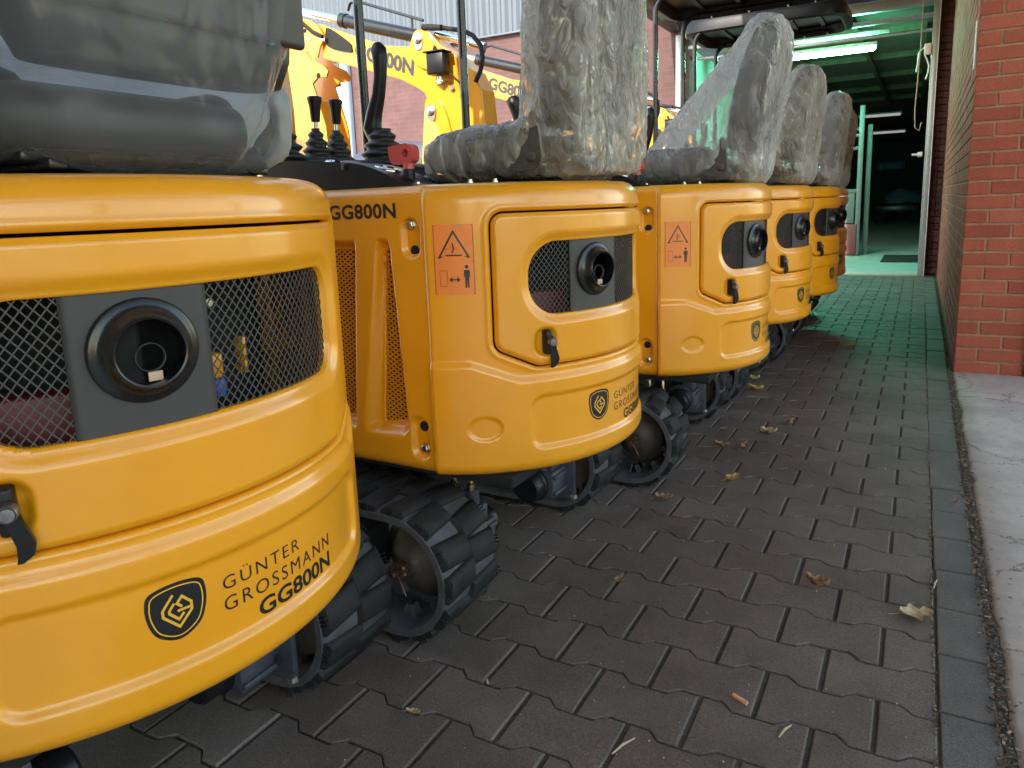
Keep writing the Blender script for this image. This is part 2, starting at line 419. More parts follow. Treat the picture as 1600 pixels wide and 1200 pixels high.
def disp_cover(s, z):
    s = np.asarray(s, float); z = np.asarray(z, float)
    d = np.zeros(s.shape)
    rz = ridge_z(s)
    d += .008*(1-sst(rz-.020, rz, z))                                  # lower block stands proud
    rec = sd_rbox(s, z, REC['c'], .508, REC['h'], .0655, .034)
    d -= .008*(1-sst(-.011, .003, rec))                                # pressed panel with the lettering
    ov = np.hypot((s-S(-56.5))/.040, (z-.503)/.029)
    d -= .0045*(1-sst(.80, 1.06, ov))                                  # pressed oval
    hd = sd_hood(s, z)
    d += .0028*np.exp(-((hd-.013)/.006)**2)*(z > .63)                  # rolled lip round the hood opening
    d -= .004*(1-sst(.004, .011, hd))
    e = S(72)-np.abs(s)
    d -= .005*(1-sst(0, .008, e))
    return d
def disp_hood(s, z):
    s = np.asarray(s, float); z = np.asarray(z, float)
    hd = sd_hood(s, z); w = sd_win(s, z)
    d = .004-.006*sst(-.009, 0, hd)
    d -= .010*(1-sst(.0, .024, w))                                     # surround slopes in to the window
    lp = sd_rbox(s, z, S(-37.4), .694, .027, .032, .022)
    d -= .012*(1-sst(-.010, .004, lp))                                 # dished pocket behind the latch
    return d
def cyl(s, z, r):
    ph = np.asarray(s, float)/R0
    return np.stack([r*np.cos(ph), r*np.sin(ph), np.asarray(z, float)], -1)
def on_cover(s, z, h=0.): return cyl(s, z, R0+disp_cover(s, z)+h)
def on_hood(s, z, h=0.): return cyl(s, z, R0+disp_hood(s, z)+h)

def profile():
    rb, rt = .030, .042; P = [(-.075, Z0), (-.05, Z0), (-rb-.004, Z0)]
    for k in range(0, 9):
        a = rad(-90+k*90/9); P.append((-rb+rb*math.cos(a), Z0+rb+rb*math.sin(a)))
    z = Z0+rb
    while z < Z1-rt-1e-4: P.append((0., z)); z += .0032
    for k in range(0, 11):
        a = rad(k*9); P.append((-rt+rt*math.cos(a), Z1-rt+rt*math.sin(a)))
    P += [(-rt-.012, Z1), (-rt-.03, Z1-.001)]
    return np.array(P)

def make_rear_cover(parent):
    prof = profile(); us = np.linspace(S(-72), S(72), 340); t = np.arange(len(prof), dtype=float)
    zmap = lambda v: np.interp(v, t, prof[:, 1]); rmap = lambda v: np.interp(v, t, prof[:, 0])
    # cut in (s, t): distance measured through z
    dzdt = .0032
    def sdf(u, v): return -(sd_hood(u, zmap(v))-.0045)/dzdt
    # scale u so the snapping works isotropically
    def sdf2(u, v): return sdf(u*dzdt, v)
    u, v, F = cut_grid(us/dzdt, t, sdf2)
    s = u*dzdt; z = zmap(v); fade = 1-np.clip(np.abs(rmap(v))/.03, 0, 1)
    V = cyl(s, z, R0+rmap(v)+disp_cover(s, z)*fade)
    def inward(W):
        k = W.copy(); rr = np.hypot(k[:, 0], k[:, 1]); f = (rr-.014)/rr; k[:, 0] *= f; k[:, 1] *= f; return k
    V, F = with_rim(V, F, inward)
    return grid_mesh('rear_cover', V, F, M['yellow'], parent)

def make_hood(parent):
    us = np.arange(S(-54), S(42), .0031); vs = np.arange(.635, .992, .0031)
    def sdf(u, v): return np.maximum(sd_hood(u, v), -sd_win(u, v))
    u, v, F = cut_grid(us, vs, sdf)
    V = on_hood(u, v)
    def inward(W):
        k = W.copy(); rr = np.hypot(k[:, 0], k[:, 1]); f = (rr-.016)/rr; k[:, 0] *= f; k[:, 1] *= f; return k
    V, F = with_rim(V, F, inward)
    return grid_mesh('engine_hood', V, F, M['yellow'], parent)

def lattice(mb, inside, mapf, x0, x1, z0, z1, px, pz, w, t, sub=2):
    """diamond mesh: two families of strands, clipped by inside(x,z)"""
    slope = pz/px
    for sg in (1, -1):
        n0 = int(math.floor((min(z0-sg*slope*x0, z0-sg*slope*x1))/pz))-1; n1 = int(math.ceil((max(z1-sg*slope*x0, z1-sg*slope*x1))/pz))+1
        for k in range(n0, n1+1):
            c = k*pz; xs = np.arange(x0, x1+1e-9, px/2/sub)
            zs = sg*slope*xs+c; ok = inside(xs, zs) & (zs > z0-.003) & (zs < z1+.003)
            run = []
            for x, z, o in list(zip(xs, zs, ok))+[(0, 0, False)]:
                if o: run.append((x, z)); continue
                if len(run) > 1: strand(mb, run, mapf, w, t, sg*slope)
                run = []
def strand(mb, run, mapf, w, t, sl):
    nx, nz = -sl/math.hypot(1, sl), 1/math.hypot(1, sl)
    P = np.array(run); ring = []
    for a, h in ((-w/2, 0), (w/2, 0), (w/2, -t), (-w/2, -t)):
        ring.append(mapf(P[:, 0]+nx*a, P[:, 1]+nz*a, h))
    n = len(P); V = np.concatenate(ring); F = []
    for i in range(n-1):
        for k in range(4): F.append((k*n+i, k*n+i+1, ((k+1) % 4)*n+i+1, ((k+1) % 4)*n+i))
    mb.add(V, F)

def text2d(body, bold=0., spacing=1., shear=0.):
    cu = bpy.data.curves.new('lettering', 'FONT'); cu.body = body; cu.offset = bold; cu.space_character = spacing; cu.shear = shear; cu.resolution_u = 4
    o = bpy.data.objects.new('lettering', cu); COL.objects.link(o)
    bpy.context.view_layer.update()
    me = bpy.data.meshes.new_from_object(o.evaluated_get(bpy.context.evaluated_depsgraph_get()))
    bm = bmesh.new(); bm.from_mesh(me); bmesh.ops.triangulate(bm, faces=bm.faces); bmesh.ops.remove_doubles(bm, verts=bm.verts, dist=1e-5)
    bm.verts.index_update()
    V = np.array([v.co[:2] for v in bm.verts]); F = [tuple(v.index for v in f.verts) for f in bm.faces]
    bm.free(); bpy.data.meshes.remove(me); bpy.data.objects.remove(o); bpy.data.curves.remove(cu)
    lo, hi = V.min(0), V.max(0)
    return (V-lo)/(hi-lo), F
def put_text(mb, body, x0, z0, x1, z1, mapf, h, mi=0, **kw):
    V, F = text2d(body, **kw)
    P = mapf(x0+V[:, 0]*(x1-x0), z0+V[:, 1]*(z1-z0), h)
    mb.add(P, F, mi)

def flat_poly(mb, poly, mapf, h, mi=0, sub=None):
    tri = tessellate_polygon([[Vector((p[0], p[1], 0)) for p in poly]])
    P = np.array(poly); mb.add(mapf(P[:, 0], P[:, 1], h), [tuple(t) for t in tri], mi)
def ring_fill(mb, poly, cx, cz, mapf, h, mi=0):
    n = len(poly); ks = (0., .2, .4, .6, .8, 1.); P = []
    for k in ks: P += [(cx+(x-cx)*k, cz+(z-cz)*k) for x, z in poly]
    P = np.array(P); mb.add(mapf(P[:, 0], P[:, 1], h), [(i*n+j, i*n+(j+1) % n, (i+1)*n+(j+1) % n, (i+1)*n+j) for i in range(len(ks)-1) for j in range(n)], mi)
def grid_patch(mb, x0, x1, z0, z1, mapf, h, mi=0, n=12, mk=None):
    xs = np.linspace(x0, x1, n); zs = np.linspace(z0, z1, 8); X, Z = np.meshgrid(xs, zs, indexing='ij')
    V = mapf(X.ravel(), Z.ravel(), h); F = [(i*8+j, (i+1)*8+j, (i+1)*8+j+1, i*8+j+1) for i in range(n-1) for j in range(7)]
    mb.add(V, F, mi)
def stroke(mb, pts, w, mapf, h, mi=0, close=False):
    pts = [Vector((p[0], p[1])) for p in pts]; n = len(pts); L = []; Rr = []
    for i, p in enumerate(pts):
        a = pts[i-1] if (i > 0 or close) else None; c = pts[(i+1) % n] if (i < n-1 or close) else None
        d1 = (p-a).normalized() if a is not None else None; d2 = (c-p).normalized() if c is not None else None
        if d1 is None: d1 = d2
        if d2 is None: d2 = d1
        n1 = Vector((-d1.y, d1.x)); n2 = Vector((-d2.y, d2.x)); m = (n1+n2)
        m = m.normalized() if m.length > 1e-6 else n1
        k = w/2/max(.45, m.dot(n1)); L.append(p+m*k); Rr.append(p-m*k)
    P = np.array([tuple(q) for q in L+Rr]); V = mapf(P[:, 0], P[:, 1], h)
    rng = range(n if close else n-1)
    mb.add(V, [(i, (i+1) % n, n+(i+1) % n, n+i) for i in rng], mi)

def smooth_closed(pts, n=6):
    out = []; k = len(pts)
    for i in range(k):
        p0, p1, p2, p3 = [np.array(pts[(i+j-1) % k], float) for j in range(4)]
        for t in np.linspace(0, 1, n, endpoint=False):
            out.append(tuple(.5*((2*p1)+(-p0+p2)*t+(2*p0-5*p1+4*p2-p3)*t*t+(-p0+3*p1-3*p2+p3)*t**3)))
    return out

# side panel: flat sheet at y = -YS
YS = .413
MESHA = [(-.190, .911), (-.078, .911), (-.122, .50), (-.22, .493)]
OUTA = [(-.198, .935), (-.066, .935), (-.106, .470), (-.250, .470)]
MESHB = [(.002, .911), (.028, .911), (.045, .505), (-.036, .493)]
OUTB = [(-.004, .938), (.034, .938), (.060, .490), (.040, .466), (-.088, .466)]
POCK = [(.096, .937, .040), (.090, .472, .048)]
def side_depth(x, z):
    x = np.asarray(x, float); z = np.asarray(z, float); d = np.zeros(x.shape)
    for mesh, out in ((MESHA, OUTA), (MESHB, OUTB)):
        do = -sd_poly(x, z, out); dm = np.maximum(sd_poly(x, z, mesh), 0)
        k = np.where(do > 0, do/(do+dm+1e-6), 0); d = np.maximum(d, .026*sst(0, 1, np.clip(k*1.15, 0, 1)))
    for cx, cz, h in POCK:
        q = sd_rbox(x, z, cx, cz, .025, h+.004, .0245); d = np.maximum(d, .013*(1-sst(-.008, .0025, q)))
    d += .005*(1-sst(0, .008, S(0)+.137-x))
    return d
def on_side(x, z, h=0.):
    x = np.asarray(x, float); return np.stack([x, -(YS-side_depth(x, z)+h), np.asarray(z, float)], -1)
def make_side_panel(parent):
    rb, rt = .03, .026; P = [(.06, Z0), (.04, Z0)]
    for k in range(8): a = rad(-90+k*90/8); P.append((rb-rb*math.cos(a), Z0+rb+rb*math.sin(a)))
    z = Z0+rb
    while z < Z1-rt-1e-4: P.append((0, z)); z += .0036
    for k in range(9): a = rad(k*90/8); P.append((rt-rt*math.cos(a), Z1-rt+rt*math.sin(a)))
    P += [(.06, Z1)]
    P = np.array(P); t = np.arange(len(P), dtype=float); dz = .0036
    zm = lambda v: np.interp(v, t, P[:, 1]); im = lambda v: np.interp(v, t, P[:, 0])
    us = np.concatenate([np.linspace(-.63, -.262, 12), np.arange(-.258, .1375, .0036)])/dz
    def sdf(u, v):
        d = np.minimum(sd_poly(u*dz, zm(v), MESHA), sd_poly(u*dz, zm(v), MESHB)); return -d/dz
    u, v, F = cut_grid(us, t, sdf); x = u*dz; z = zm(v)
    V = np.stack([x, -(YS-im(v)-side_depth(x, z)), z], -1)
    V, F = with_rim(V, F, lambda W: W+np.array([0, .01, 0]))
    return grid_mesh('side_panel', V, F, M['yellow'], parent)

# ------------------------------------------------------------------ running gear
AX_R, AX_F, AZ = .062, -.80, .166
def belt_pt(u, r):
    """point and tangent on the stadium path, u in metres along it (r = radius of the surface)"""
    L = AX_R-AX_F; half = math.pi*r; per = 2*L+2*half; u = u % per
    if u < half:
        a = -math.pi/2+u/r; return (AX_R+r*math.cos(a), AZ+r*math.sin(a)), (-math.sin(a), math.cos(a))
    u -= half
    if u < L: return (AX_R-u, AZ+r), (-1, 0)
    u -= L
    if u < half:
        a = math.pi/2+u/r; return (AX_F+r*math.cos(a), AZ+r*math.sin(a)), (-math.sin(a), math.cos(a))
    u -= half
    return (AX_F+u, AZ-r), (1, 0)
def make_track(parent, sg):
    """one track; sg -1 near side (y<0), +1 far side"""
    tr = empty('crawler_track'); tr.parent = parent
    yo, yi = .515, .305; rm = .146
    mb = MB(); n = 96; L = 2*(AX_R-AX_F)+2*math.pi*rm; V = []; F = []
    sec = [(yo, .002), (yo-.010, .009), (yi+.010, .009), (yi, .002), (yi, -.013), (yi+.004, -.016), (yo-.004, -.016), (yo, -.013)]
    for i in range(n):
        for y, h in sec:
            (x, z), (tx, tz) = belt_pt(L*i/n, rm); V.append((x+tz*h, sg*y, z-tx*h))
    k = len(sec)
    for i in range(n):
        for j in range(k): F.append((i*k+j, ((i+1) % n)*k+j, ((i+1) % n)*k+(j+1) % k, i*k+(j+1) % k))
    mb.add(V, F, 1, True)
    # outer lugs in two staggered rows, each a chevron-like block with a sloped flank
    nl = 34; rl = rm+.005
    for row in range(2):
        for i in range(nl):
            u = L*(i+.5*row)/nl
            ya, yb = (yo-.002, yo-.112) if row == 0 else (yi+.002, yi+.112)
            P = []
            for h, du, sh in ((0, .032, 0.), (.009, .030, .004), (.0155, .021, .014)):
                for yy, q in ((ya, 0.), (yb, .010)):
                    for s2 in (-1, 1):
                        (x, z), (tx, tz) = belt_pt(u+s2*du+q*(1 if i % 2 else -1), rl); hh = h
                        y2 = yy+(sh*.6 if yy == min(ya, yb) else -sh*.6)
                        P.append((x+tz*hh, sg*y2, z-tx*hh))
            mb.add(P, [(8, 10, 11, 9)]+[f for b4 in (0, 4) for f in ((b4, b4+4, b4+5, b4+1), (b4+2, b4+3, b4+7, b4+6), (b4, b4+2, b4+6, b4+4), (b4+1, b4+5, b4+7, b4+3))], 0, True)
            # moulded ribs on the lug flank
            for e in (-.008, 0., .008):
                (x, z), (tx, tz) = belt_pt(u+e, rl)
                yy = ya; mb.box((x+tz*.009, sg*(yy+.001 if row == 0 else yy-.001), z-tx*.009), (.003, .004, .018), Matrix(((tx, 0, tz), (0, 1, 0), (tz, 0, -tx))))
    # inner drive teeth
    nt_ = 30; ym = (yo+yi)/2
    for i in range(nt_):
        for yy in (ym-.035, ym+.035):
            (x, z), (tx, tz) = belt_pt(L*i/nt_, rm-.013); P = []
            for h, w in ((0, .016), (-.030, .007)):
                for s1 in (-1, 1):
                    for s2 in (-1, 1): P.append((x+tx*w*s1+tz*h, sg*(yy+s2*(.014 if h == 0 else .009)), z+tz*w*s1-tx*h))
            mb.add(P, [(0, 1, 3, 2), (4, 6, 7, 5), (0, 4, 5, 1), (2, 3, 7, 6), (0, 2, 6, 4), (1, 5, 7, 3)], 1)
    mb.build('rubber_belt', [M['rubber'], M['rubber_inner']], tr, autosmooth=50)
    # idler dome with castle nut at the rear axle
    d = MB(); y0 = sg*(ym-.04); ax = (0, sg, 0)
    d.lathe([(.112, 0), (.112, .02), (.098, .03), (.085, .034), (.070, .060), (.042, .082), (.024, .088), (.024, .10)], (AX_R, y0, AZ), ax, 36)
    d.build('idler_dome', M['dome'], tr)
    nu = MB(); nu.lathe([(.021, .095), (.0225, .1), (.0225, .118), (.019, .122), (.012, .1225)], (AX_R, y0, AZ), ax, 6, smooth=False)
    for q in range(6):
        a = q*math.pi/3+.26; nu.box((AX_R+math.cos(a)*.0165, y0+sg*.126, AZ+math.sin(a)*.0165), (.009, .012, .009), Matrix.Rotation(-a, 3, 'Y'))
    nu.lathe([(.009, .12), (.009, .142), (.007, .146)], (AX_R, y0, AZ), ax, 12)
    nu.tube([(AX_R-.02, y0+sg*.131, AZ+.012), (AX_R+.01, y0+sg*.131, AZ-.01), (AX_R+.022, y0+sg*.133, AZ-.032), (AX_R+.030, y0+sg*.134, AZ-.048)], .0016, 6)
    nu.build('axle_nut', M['rust'], tr)
    w = MB(); w.lathe([(.128, -.03), (.131, -.02), (.131, .02), (.128, .03)], (AX_F, sg*ym, AZ), (0, 1, 0), 30); w.lathe([(.03, .03), (.03, .06)], (AX_F, sg*ym, AZ), ax, 16)
    w.build('front_sprocket', M['dome'], tr)
    fr = MB(); fr.bbox(((AX_R+AX_F)/2, sg*ym, AZ), (.62, .09, .12), .015); 
    for q in range(3): fr.lathe([(.04, -.05), (.045, 0), (.04, .05)], (AX_F+.2+q*.22, sg*ym, .075), (0, 1, 0), 18)
    fr.build('track_frame', M['bay'], tr)
    # travel motor on the inner side
    mo = empty('travel_motor'); mo.parent = tr
    b_ = MB(); yb = .285
    b_.bbox((AX_R+.015, sg*yb, AZ-.02), (.155, .016, .165), .006)
    b_.lathe([(.062, -.012), (.062, .03), (.056, .045), (.056, .105), (.05, .11)], (AX_R, sg*yb, AZ-.01), (0, -sg, 0), 28)
    b_.bbox((AX_R+.030, sg*(yb-.075), AZ-.018), (.085, .085, .085), .008)
    b_.bbox((AX_R+.035, sg*(yb-.07), AZ+.045), (.05, .06, .045), .006)
    for q in (-1, 1):
        b_.bbox((AX_R+.074, sg*(yb-.075), AZ-.018+q*.026), (.012, .08, .012), .003)
    b_.lathe([(.020, 0), (.020, .05), (.016, .055)], (AX_R+.04, sg*(yb-.055), AZ+.06), (0, 0, 1), 16)
    b_.lathe([(.020, 0), (.020, .05), (.016, .055)], (AX_R-.012, sg*(yb-.055), AZ+.06), (0, 0, 1), 16)
    b_.build('motor_housing', M['motor'], mo, autosmooth=35)
    cp = MB(); cp.lathe([(.048, .11), (.052, .114), (.052, .126), (.046, .13), (.046, .165), (.04, .172)], (AX_R+.005, sg*yb, AZ-.02), (0, -sg, 0), 26); cp.build('motor_end_cap', M['black_plastic'], mo, autosmooth=35)
    bo = MB()
    for qx, qz in ((.075, -.088), (.075, .045), (-.045, -.088)):
        bo.lathe([(.0125, 0), (.0125, .003), (.0095, .0031), (.0095, .011), (.007, .012)], (AX_R+.015+qx, sg*(yb-.008), AZ-.02+qz+.02), (0, -sg, 0), 6, smooth=False)
    bo.build('flange_bolt', M['steel'], mo)
    ho = MB()
    for q, xx in enumerate((AX_R+.04, AX_R-.012)):
        bx, by, bz = xx, sg*(yb-.055), AZ+.113
        ho.lathe([(.011, -.004), (.011, .018), (.008, .02)], (bx, by, bz), (0, 0, 1), 6, smooth=False)
        ho.tube([(bx, by, bz+.01), (bx, by, bz+.045), (bx-.006, by-sg*.006, bz+.062), (bx-.022, by-sg*.014, bz+.072), (bx-.06, by-sg*.03, bz+.078)], .0062, 10)
        ho.lathe([(.0095, 0), (.0095, .014)], (bx-.02, by-sg*.013, bz+.071), (-.9, -sg*.4, .12), 8)
    ho.build('hose_fitting', M['brass'], mo)
    return tr

# ------------------------------------------------------------------ seats
SEAT_TILT = [0, 0, 9, 6, 6, 6]

def wrap_film(name, loops_list, disp, seed, mat, vox=.010, amp2=.004):
    """polythene bag: closed lofts fused by a voxel remesh, then creased by noise along the normals"""
    mb = MB()
    for loops in loops_list:
        n = len(loops[0]); V = [p for l in loops for p in l]; F = []
        for i in range(len(loops)-1):
            for k in range(n): F.append((i*n+k, i*n+(k+1) % n, (i+1)*n+(k+1) % n, (i+1)*n+k))
        F.append(tuple(range(n-1, -1, -1))); F.append(tuple((len(loops)-1)*n+k for k in range(n)))
        mb.add(V, F)
    o = mb.build(name, mat)
    md = o.modifiers.new('r', 'REMESH'); md.mode = 'VOXEL'; md.voxel_size = vox
    sm = o.modifiers.new('s', 'SMOOTH'); sm.iterations = 6; sm.factor = .5
    bpy.context.view_layer.update()
    me = bpy.data.meshes.new_from_object(o.evaluated_get(bpy.context.evaluated_depsgraph_get()))
    o.modifiers.clear(); o.data = me
    n = len(me.vertices); co = np.empty(n*3); no = np.empty(n*3)
    me.vertices.foreach_get('co', co); me.vertices.foreach_get('normal', no); co = co.reshape(-1, 3); no = no.reshape(-1, 3)
    for i in range(n):
        p = Vector(co[i]); q = Vector((p.x*9+seed, p.y*9, p.z*3.2))
        a = noise.noise(q)
        r1 = (1-abs(noise.noise(Vector((p.x*26+seed+4*a, p.y*26+2*a, p.z*7+3*a))))*1.0)**3-.5
        r2 = (1-abs(noise.noise(Vector((p.x*14-seed, p.y*16+5*a, p.z*34+4*a))))*1.0)**3-.5
        co[i] += no[i]*(disp*a+amp2*r1+amp2*.5*r2)
    me.vertices.foreach_set('co', co.ravel()); me.polygons.foreach_set('use_smooth', [True]*len(me.polygons)); me.update()
    if not me.materials: me.materials.append(mat)
    return o

def sup_loop(cx, cy, a, b, z, n=28, e=3.2, lean=0.):
    """rounded-rectangle loop in the horizontal plane"""
    P = []
    for k in range(n):
        t = 2*math.pi*k/n; c, s = math.cos(t), math.sin(t)
        P.append((cx+a*math.copysign(abs(c)**(2/e), c), cy+b*math.copysign(abs(s)**(2/e), s), z))
    return P

def make_seat(parent, tilt):
    st = empty('seat'); st.parent = parent
    c = MB(); c.bbox((.13, 0, 1.128), (.30, .40, .085), .035, 4); c.bbox((.13, -.155, 1.148), (.27, .07, .075), .03, 3); c.bbox((.13, .155, 1.148), (.27, .07, .075), .03, 3)
    c.build('seat_cushion', M['vinyl'], st)
    br = empty('backrest', (.30, 0, 1.16)); br.parent = st; br.rotation_euler = (0, rad(tilt), 0)
    bk = MB()
    n = 12; V = []; F = []
    secs = [(.02, .175, .050), (.06, .195, .055), (.16, .205, .060), (.28, .200, .058), (.36, .180, .052), (.42, .150, .044), (.450, .11, .030)]
    loops = [sup_loop(.045+.03*(z/.5)**2, 0, a, b, z, 24, 3.5) for z, b, a in secs]
    k = 24
    for l in loops: V += l
    for i in range(len(loops)-1):
        for j in range(k): F.append((i*k+j, i*k+(j+1) % k, (i+1)*k+(j+1) % k, (i+1)*k+j))
    F += [tuple(range(k-1, -1, -1)), tuple((len(loops)-1)*k+j for j in range(k))]
    bk.add(V, F, 0, True); bk.build('back_pad', M['vinyl'], br)
    sh = MB(); sh.bbox((.112, 0, .235), (.016, .36, .33), .012, 3); sh.build('back_shell', M['seat_shell'], br)
    bs = MB(); bs.bbox((.14, 0, 1.075), (.36, .36, .018), .006)
    for yy in (-.15, .15): bs.bbox((.14, yy, 1.066), (.40, .022, .014), .003)
    bs.build('seat_base', M['black_paint'], st)
    h = MB()
    for sg in (-1, 1):
        poly = smooth_closed([(.245, 1.085), (.30, 1.078), (.325, 1.10), (.322, 1.14), (.318, 1.20), (.30, 1.205), (.296, 1.15), (.255, 1.115)], 4)
        h.prism(poly, lambda p: (p[0], sg*.215, p[1]), lambda p: (p[0], sg*.221, p[1]))
        h.lathe([(.011, 0), (.011, .006), (.006, .007)], (.305, sg*.221, 1.108), (0, sg, 0), 12)
    h.build('recliner_hinge', M['dome'], st)
    return st

# ------------------------------------------------------------------ the whole machine
def make_machine():
    root = empty('mini_excavator')
    make_rear_cover(root)
    hood = make_hood(root)
    # wire mesh behind the hood window
    mb = MB()
    pl0, pl1 = S(-27.6), S(-6.2)
    ins = lambda x, z: (sd_win(x, z) < .012) & ((x < pl0+.004) | (x > pl1-.004))
    lattice(mb, ins, lambda x, z, h: cyl(x, z, R0-.014+h), S(-44.5), S(31.5), .742, .932, .0128, .0155, .0016, .0012)
    mb.build('window_mesh', M['wire'], root)
    ep = MB(); V = []; nS, nZ = 16, 5
    ss = np.linspace(pl0, pl1, nS); zz = np.linspace(.742, .932, nZ); X, Z = np.meshgrid(ss, zz, indexing='ij')
    for off in (0, -.004):
        V.append(cyl(X.ravel(), Z.ravel(), R0-.010+off))
    F = [(i*nZ+j, (i+1)*nZ+j, (i+1)*nZ+j+1, i*nZ+j+1) for i in range(nS-1) for j in range(nZ-1)]
    N = nS*nZ; F2 = F+[tuple(reversed([q+N for q in f])) for f in F]+[(j, j+1, j+1+N, j+N) for j in range(nZ-1)]+[((nS-1)*nZ+j, (nS-1)*nZ+j+1, (nS-1)*nZ+j+1+N, (nS-1)*nZ+j+N) for j in range(nZ-1)]
    ep.add(np.concatenate(V), F2, 0, True); ep.build('exhaust_plate', M['plate'], root)
    # exhaust outlet: dished collar and tail pipe
    ph = rad(-16.9); dr = Vector((math.cos(ph), math.sin(ph), 0)); ec = dr*(R0-.012)+Vector((0, 0, .848))
    ex = empty('exhaust'); ex.parent = root
    a = MB(); a.lathe([(.0625, 0), (.0625, .004), (.060, .007), (.055, .0075), (.050, .011), (.0455, .020), (.0425, .026), (.0405, .028), (.0385, .027), (.0385, -.05)], ec, dr, 48, caps=False); a.build('exhaust_collar', M['black_paint'], ex, autosmooth=50)
    a = MB(); a.lathe([(.0386, .006), (0, .006)], ec, dr, 32); a.build('bore_shade_disc', M['bay'], ex)  # black disc standing in for the shade inside the outlet
    p_ = MB(); q = ec+Vector((0, .003, -.008)); p_.lathe([(.0160, .005), (.0160, .0125), (.0168, .0135), (.0173, .0125), (.0173, .005)], q, dr, 32, caps=False); p_.build('tail_pipe', M['plate'], ex)
    t_ = MB(); t_.box(ec+dr*(.010)+Vector((.002, .006, -.031)), (.002, .016, .011), Matrix.Rotation(ph, 3, 'Z')); t_.build('paper_tag', M['twig'], ex)
    # engine bay block and parts; yellow and blue bits stand in for light leaks
    eb = MB(); eb.lathe([(.31, .40), (.31, 1.03)], (-.0, 0, 0), (0, 0, 1), 40); eb.box((-.33, 0, .72), (.62, .66, .6)); eb.build('engine_bay', M['bay'], root)
    e2 = MB(); e2.bbox(cyl(S(-33), .765, .36), (.05, .11, .075), .004, rot=Matrix.Rotation(rad(-33), 3, 'Z')); e2.build('battery', M['red_paint'], root)
    e3 = MB(); P = cyl(S(2.5), .795, .352); e3.bbox(P, (.02, .020, .036), .004); P = cyl(S(11.5), .80, .352); e3.bbox(P, (.02, .007, .055), .003); e3.build('yellow_light_leak', M['yellow'], root)
    e4 = MB(); P = cyl(S(2.2), .765, .356); e4.lathe([(.012, -.012), (.014, 0), (.012, .012)], P, (0, 0, 1), 14); e4.build('blue_light_leak', M['blue_part'], root)
    e5 = MB(); P = cyl(S(1.5), .885, .36); e5.lathe([(.0085, 0), (.0085, .004), (.006, .006)], P, (1, 0, 0), 16); e5.build('bay_screw', M['steel'], root)
    # latch
    lt = empty('hood_latch'); lt.parent = root
    ph = rad(-37.0); dl = Vector((math.cos(ph), math.sin(ph), 0)); tl = Vector((-math.sin(ph), math.cos(ph), 0)); o0 = dl*(R0-.008)+Vector((0, 0, .690)); RM = Matrix((dl, tl, Vector((0, 0, 1)))).transposed()
    b_ = MB(); b_.bbox(o0+dl*.010+Vector((0, 0, .004)), (.026, .017, .056), .005, 3, RM)
    b_.build('latch_body', M['black_plastic'], lt)
    hd = MB(); pts = [(.0, .019), (.005, .008), (.009, -.008), (.014, -.022), (.018, -.034), (.016, -.047), (.008, -.055)]; wd = [.007, .0075, .0078, .0088, .009, .0078, .003]; V = []; F = []
    for (yy, zz), w in zip(pts, wd):
        dep = .026 if zz > -.01 else .026-.18*(-.01-zz)*.3
        for dd in (dep-.007, dep):
            for sgn in (-1, 1): V.append(o0+dl*dd+tl*(yy*.8+sgn*w)+Vector((0, 0, zz)))
    for i in range(len(pts)-1):
        q = i*4; F += [(q, q+1, q+5, q+4), (q+2, q+6, q+7, q+3), (q, q+4, q+6, q+2), (q+1, q+3, q+7, q+5)]
    F += [(0, 2, 3, 1), (len(V)-4, len(V)-3, len(V)-1, len(V)-2)]
    hd.add(V, F, 0, True); hd.build('latch_lever', M['black_plastic'], lt, autosmooth=40)
    lk = MB(); lk.lathe([(.0098, .020), (.0098, .034), (.0088, .0355), (.0078, .0345), (.0076, .0362), (.0, .0366)], o0+tl*.004+Vector((0, 0, .006)), dl, 28); lk.build('lock_cylinder', M['lock'], lt, autosmooth=45)
    # emblem, lettering
    em = MB(); cx, cz, hw, hh = S(-17.4), .5185, .0375, .038
    shield = smooth_closed([(-.80, .86), (0, 1.0), (.80, .86), (.98, .45), (.93, -.15), (.66, -.70), (0, -1.0), (-.66, -.70), (-.93, -.15), (-.98, .45)], 6)
    T = lambda L, k=1.: [(cx+x*hw*k, cz+y*hh*k) for x, y in L]
    ring_fill(em, T(shield), cx, cz, on_cover, .0005)
    sg_ = [(-.04, .52), (-.40, .20), (-.40, -.10)]
    stroke(em, T(shield, .86), .0016, on_cover, .0008, 1, True)
    wd_ = .0033
    stroke(em, T([(-.10, .60), (-.46, .16), (-.46, -.06), (.02, -.56), (.46, -.10), (.46, .0), (.0, .0)]), wd_, on_cover, .0008, 1)
    stroke(em, T([(-.08, .30), (-.26, .08), (-.26, -.0), (.02, -.30), (.20, -.12)]), wd_, on_cover, .0008, 1)
    stroke(em, T([(.46, .0), (.46, .16), (.18, .46), (.0, .26), (.16, .10)]), wd_, on_cover, .0008, 1)
    em.build('rear_emblem', [M['ink'], M['decal_yellow']], root, recalc=False)
    lx = MB()
    put_text(lx, 'GÜNTER', S(-9.7), .519, S(7.3), .5415, on_cover, .0006, bold=-.004, spacing=1.25)
    put_text(lx, 'GROSSMANN', S(-9.8), .489, S(17.2), .509, on_cover, .0006, bold=-.004, spacing=1.25)
    put_text(lx, 'GG800N', S(-3.4), .4555, S(17.0), .481, on_cover, .0006, bold=.022)
    lx.build('rear_lettering', M['ink'], root, recalc=False)
    # warning sticker on the corner
    stk = MB(); x0, x1, z0, z1 = S(-69.1), S(-57.5), .8115, .9655; W, H = x1-x0, z1-z0
    q = lambda u, v: (x0+u*W, z0+v*H)
    grid_patch(stk, x0, x1, z0, z1, on_cover, .0005)
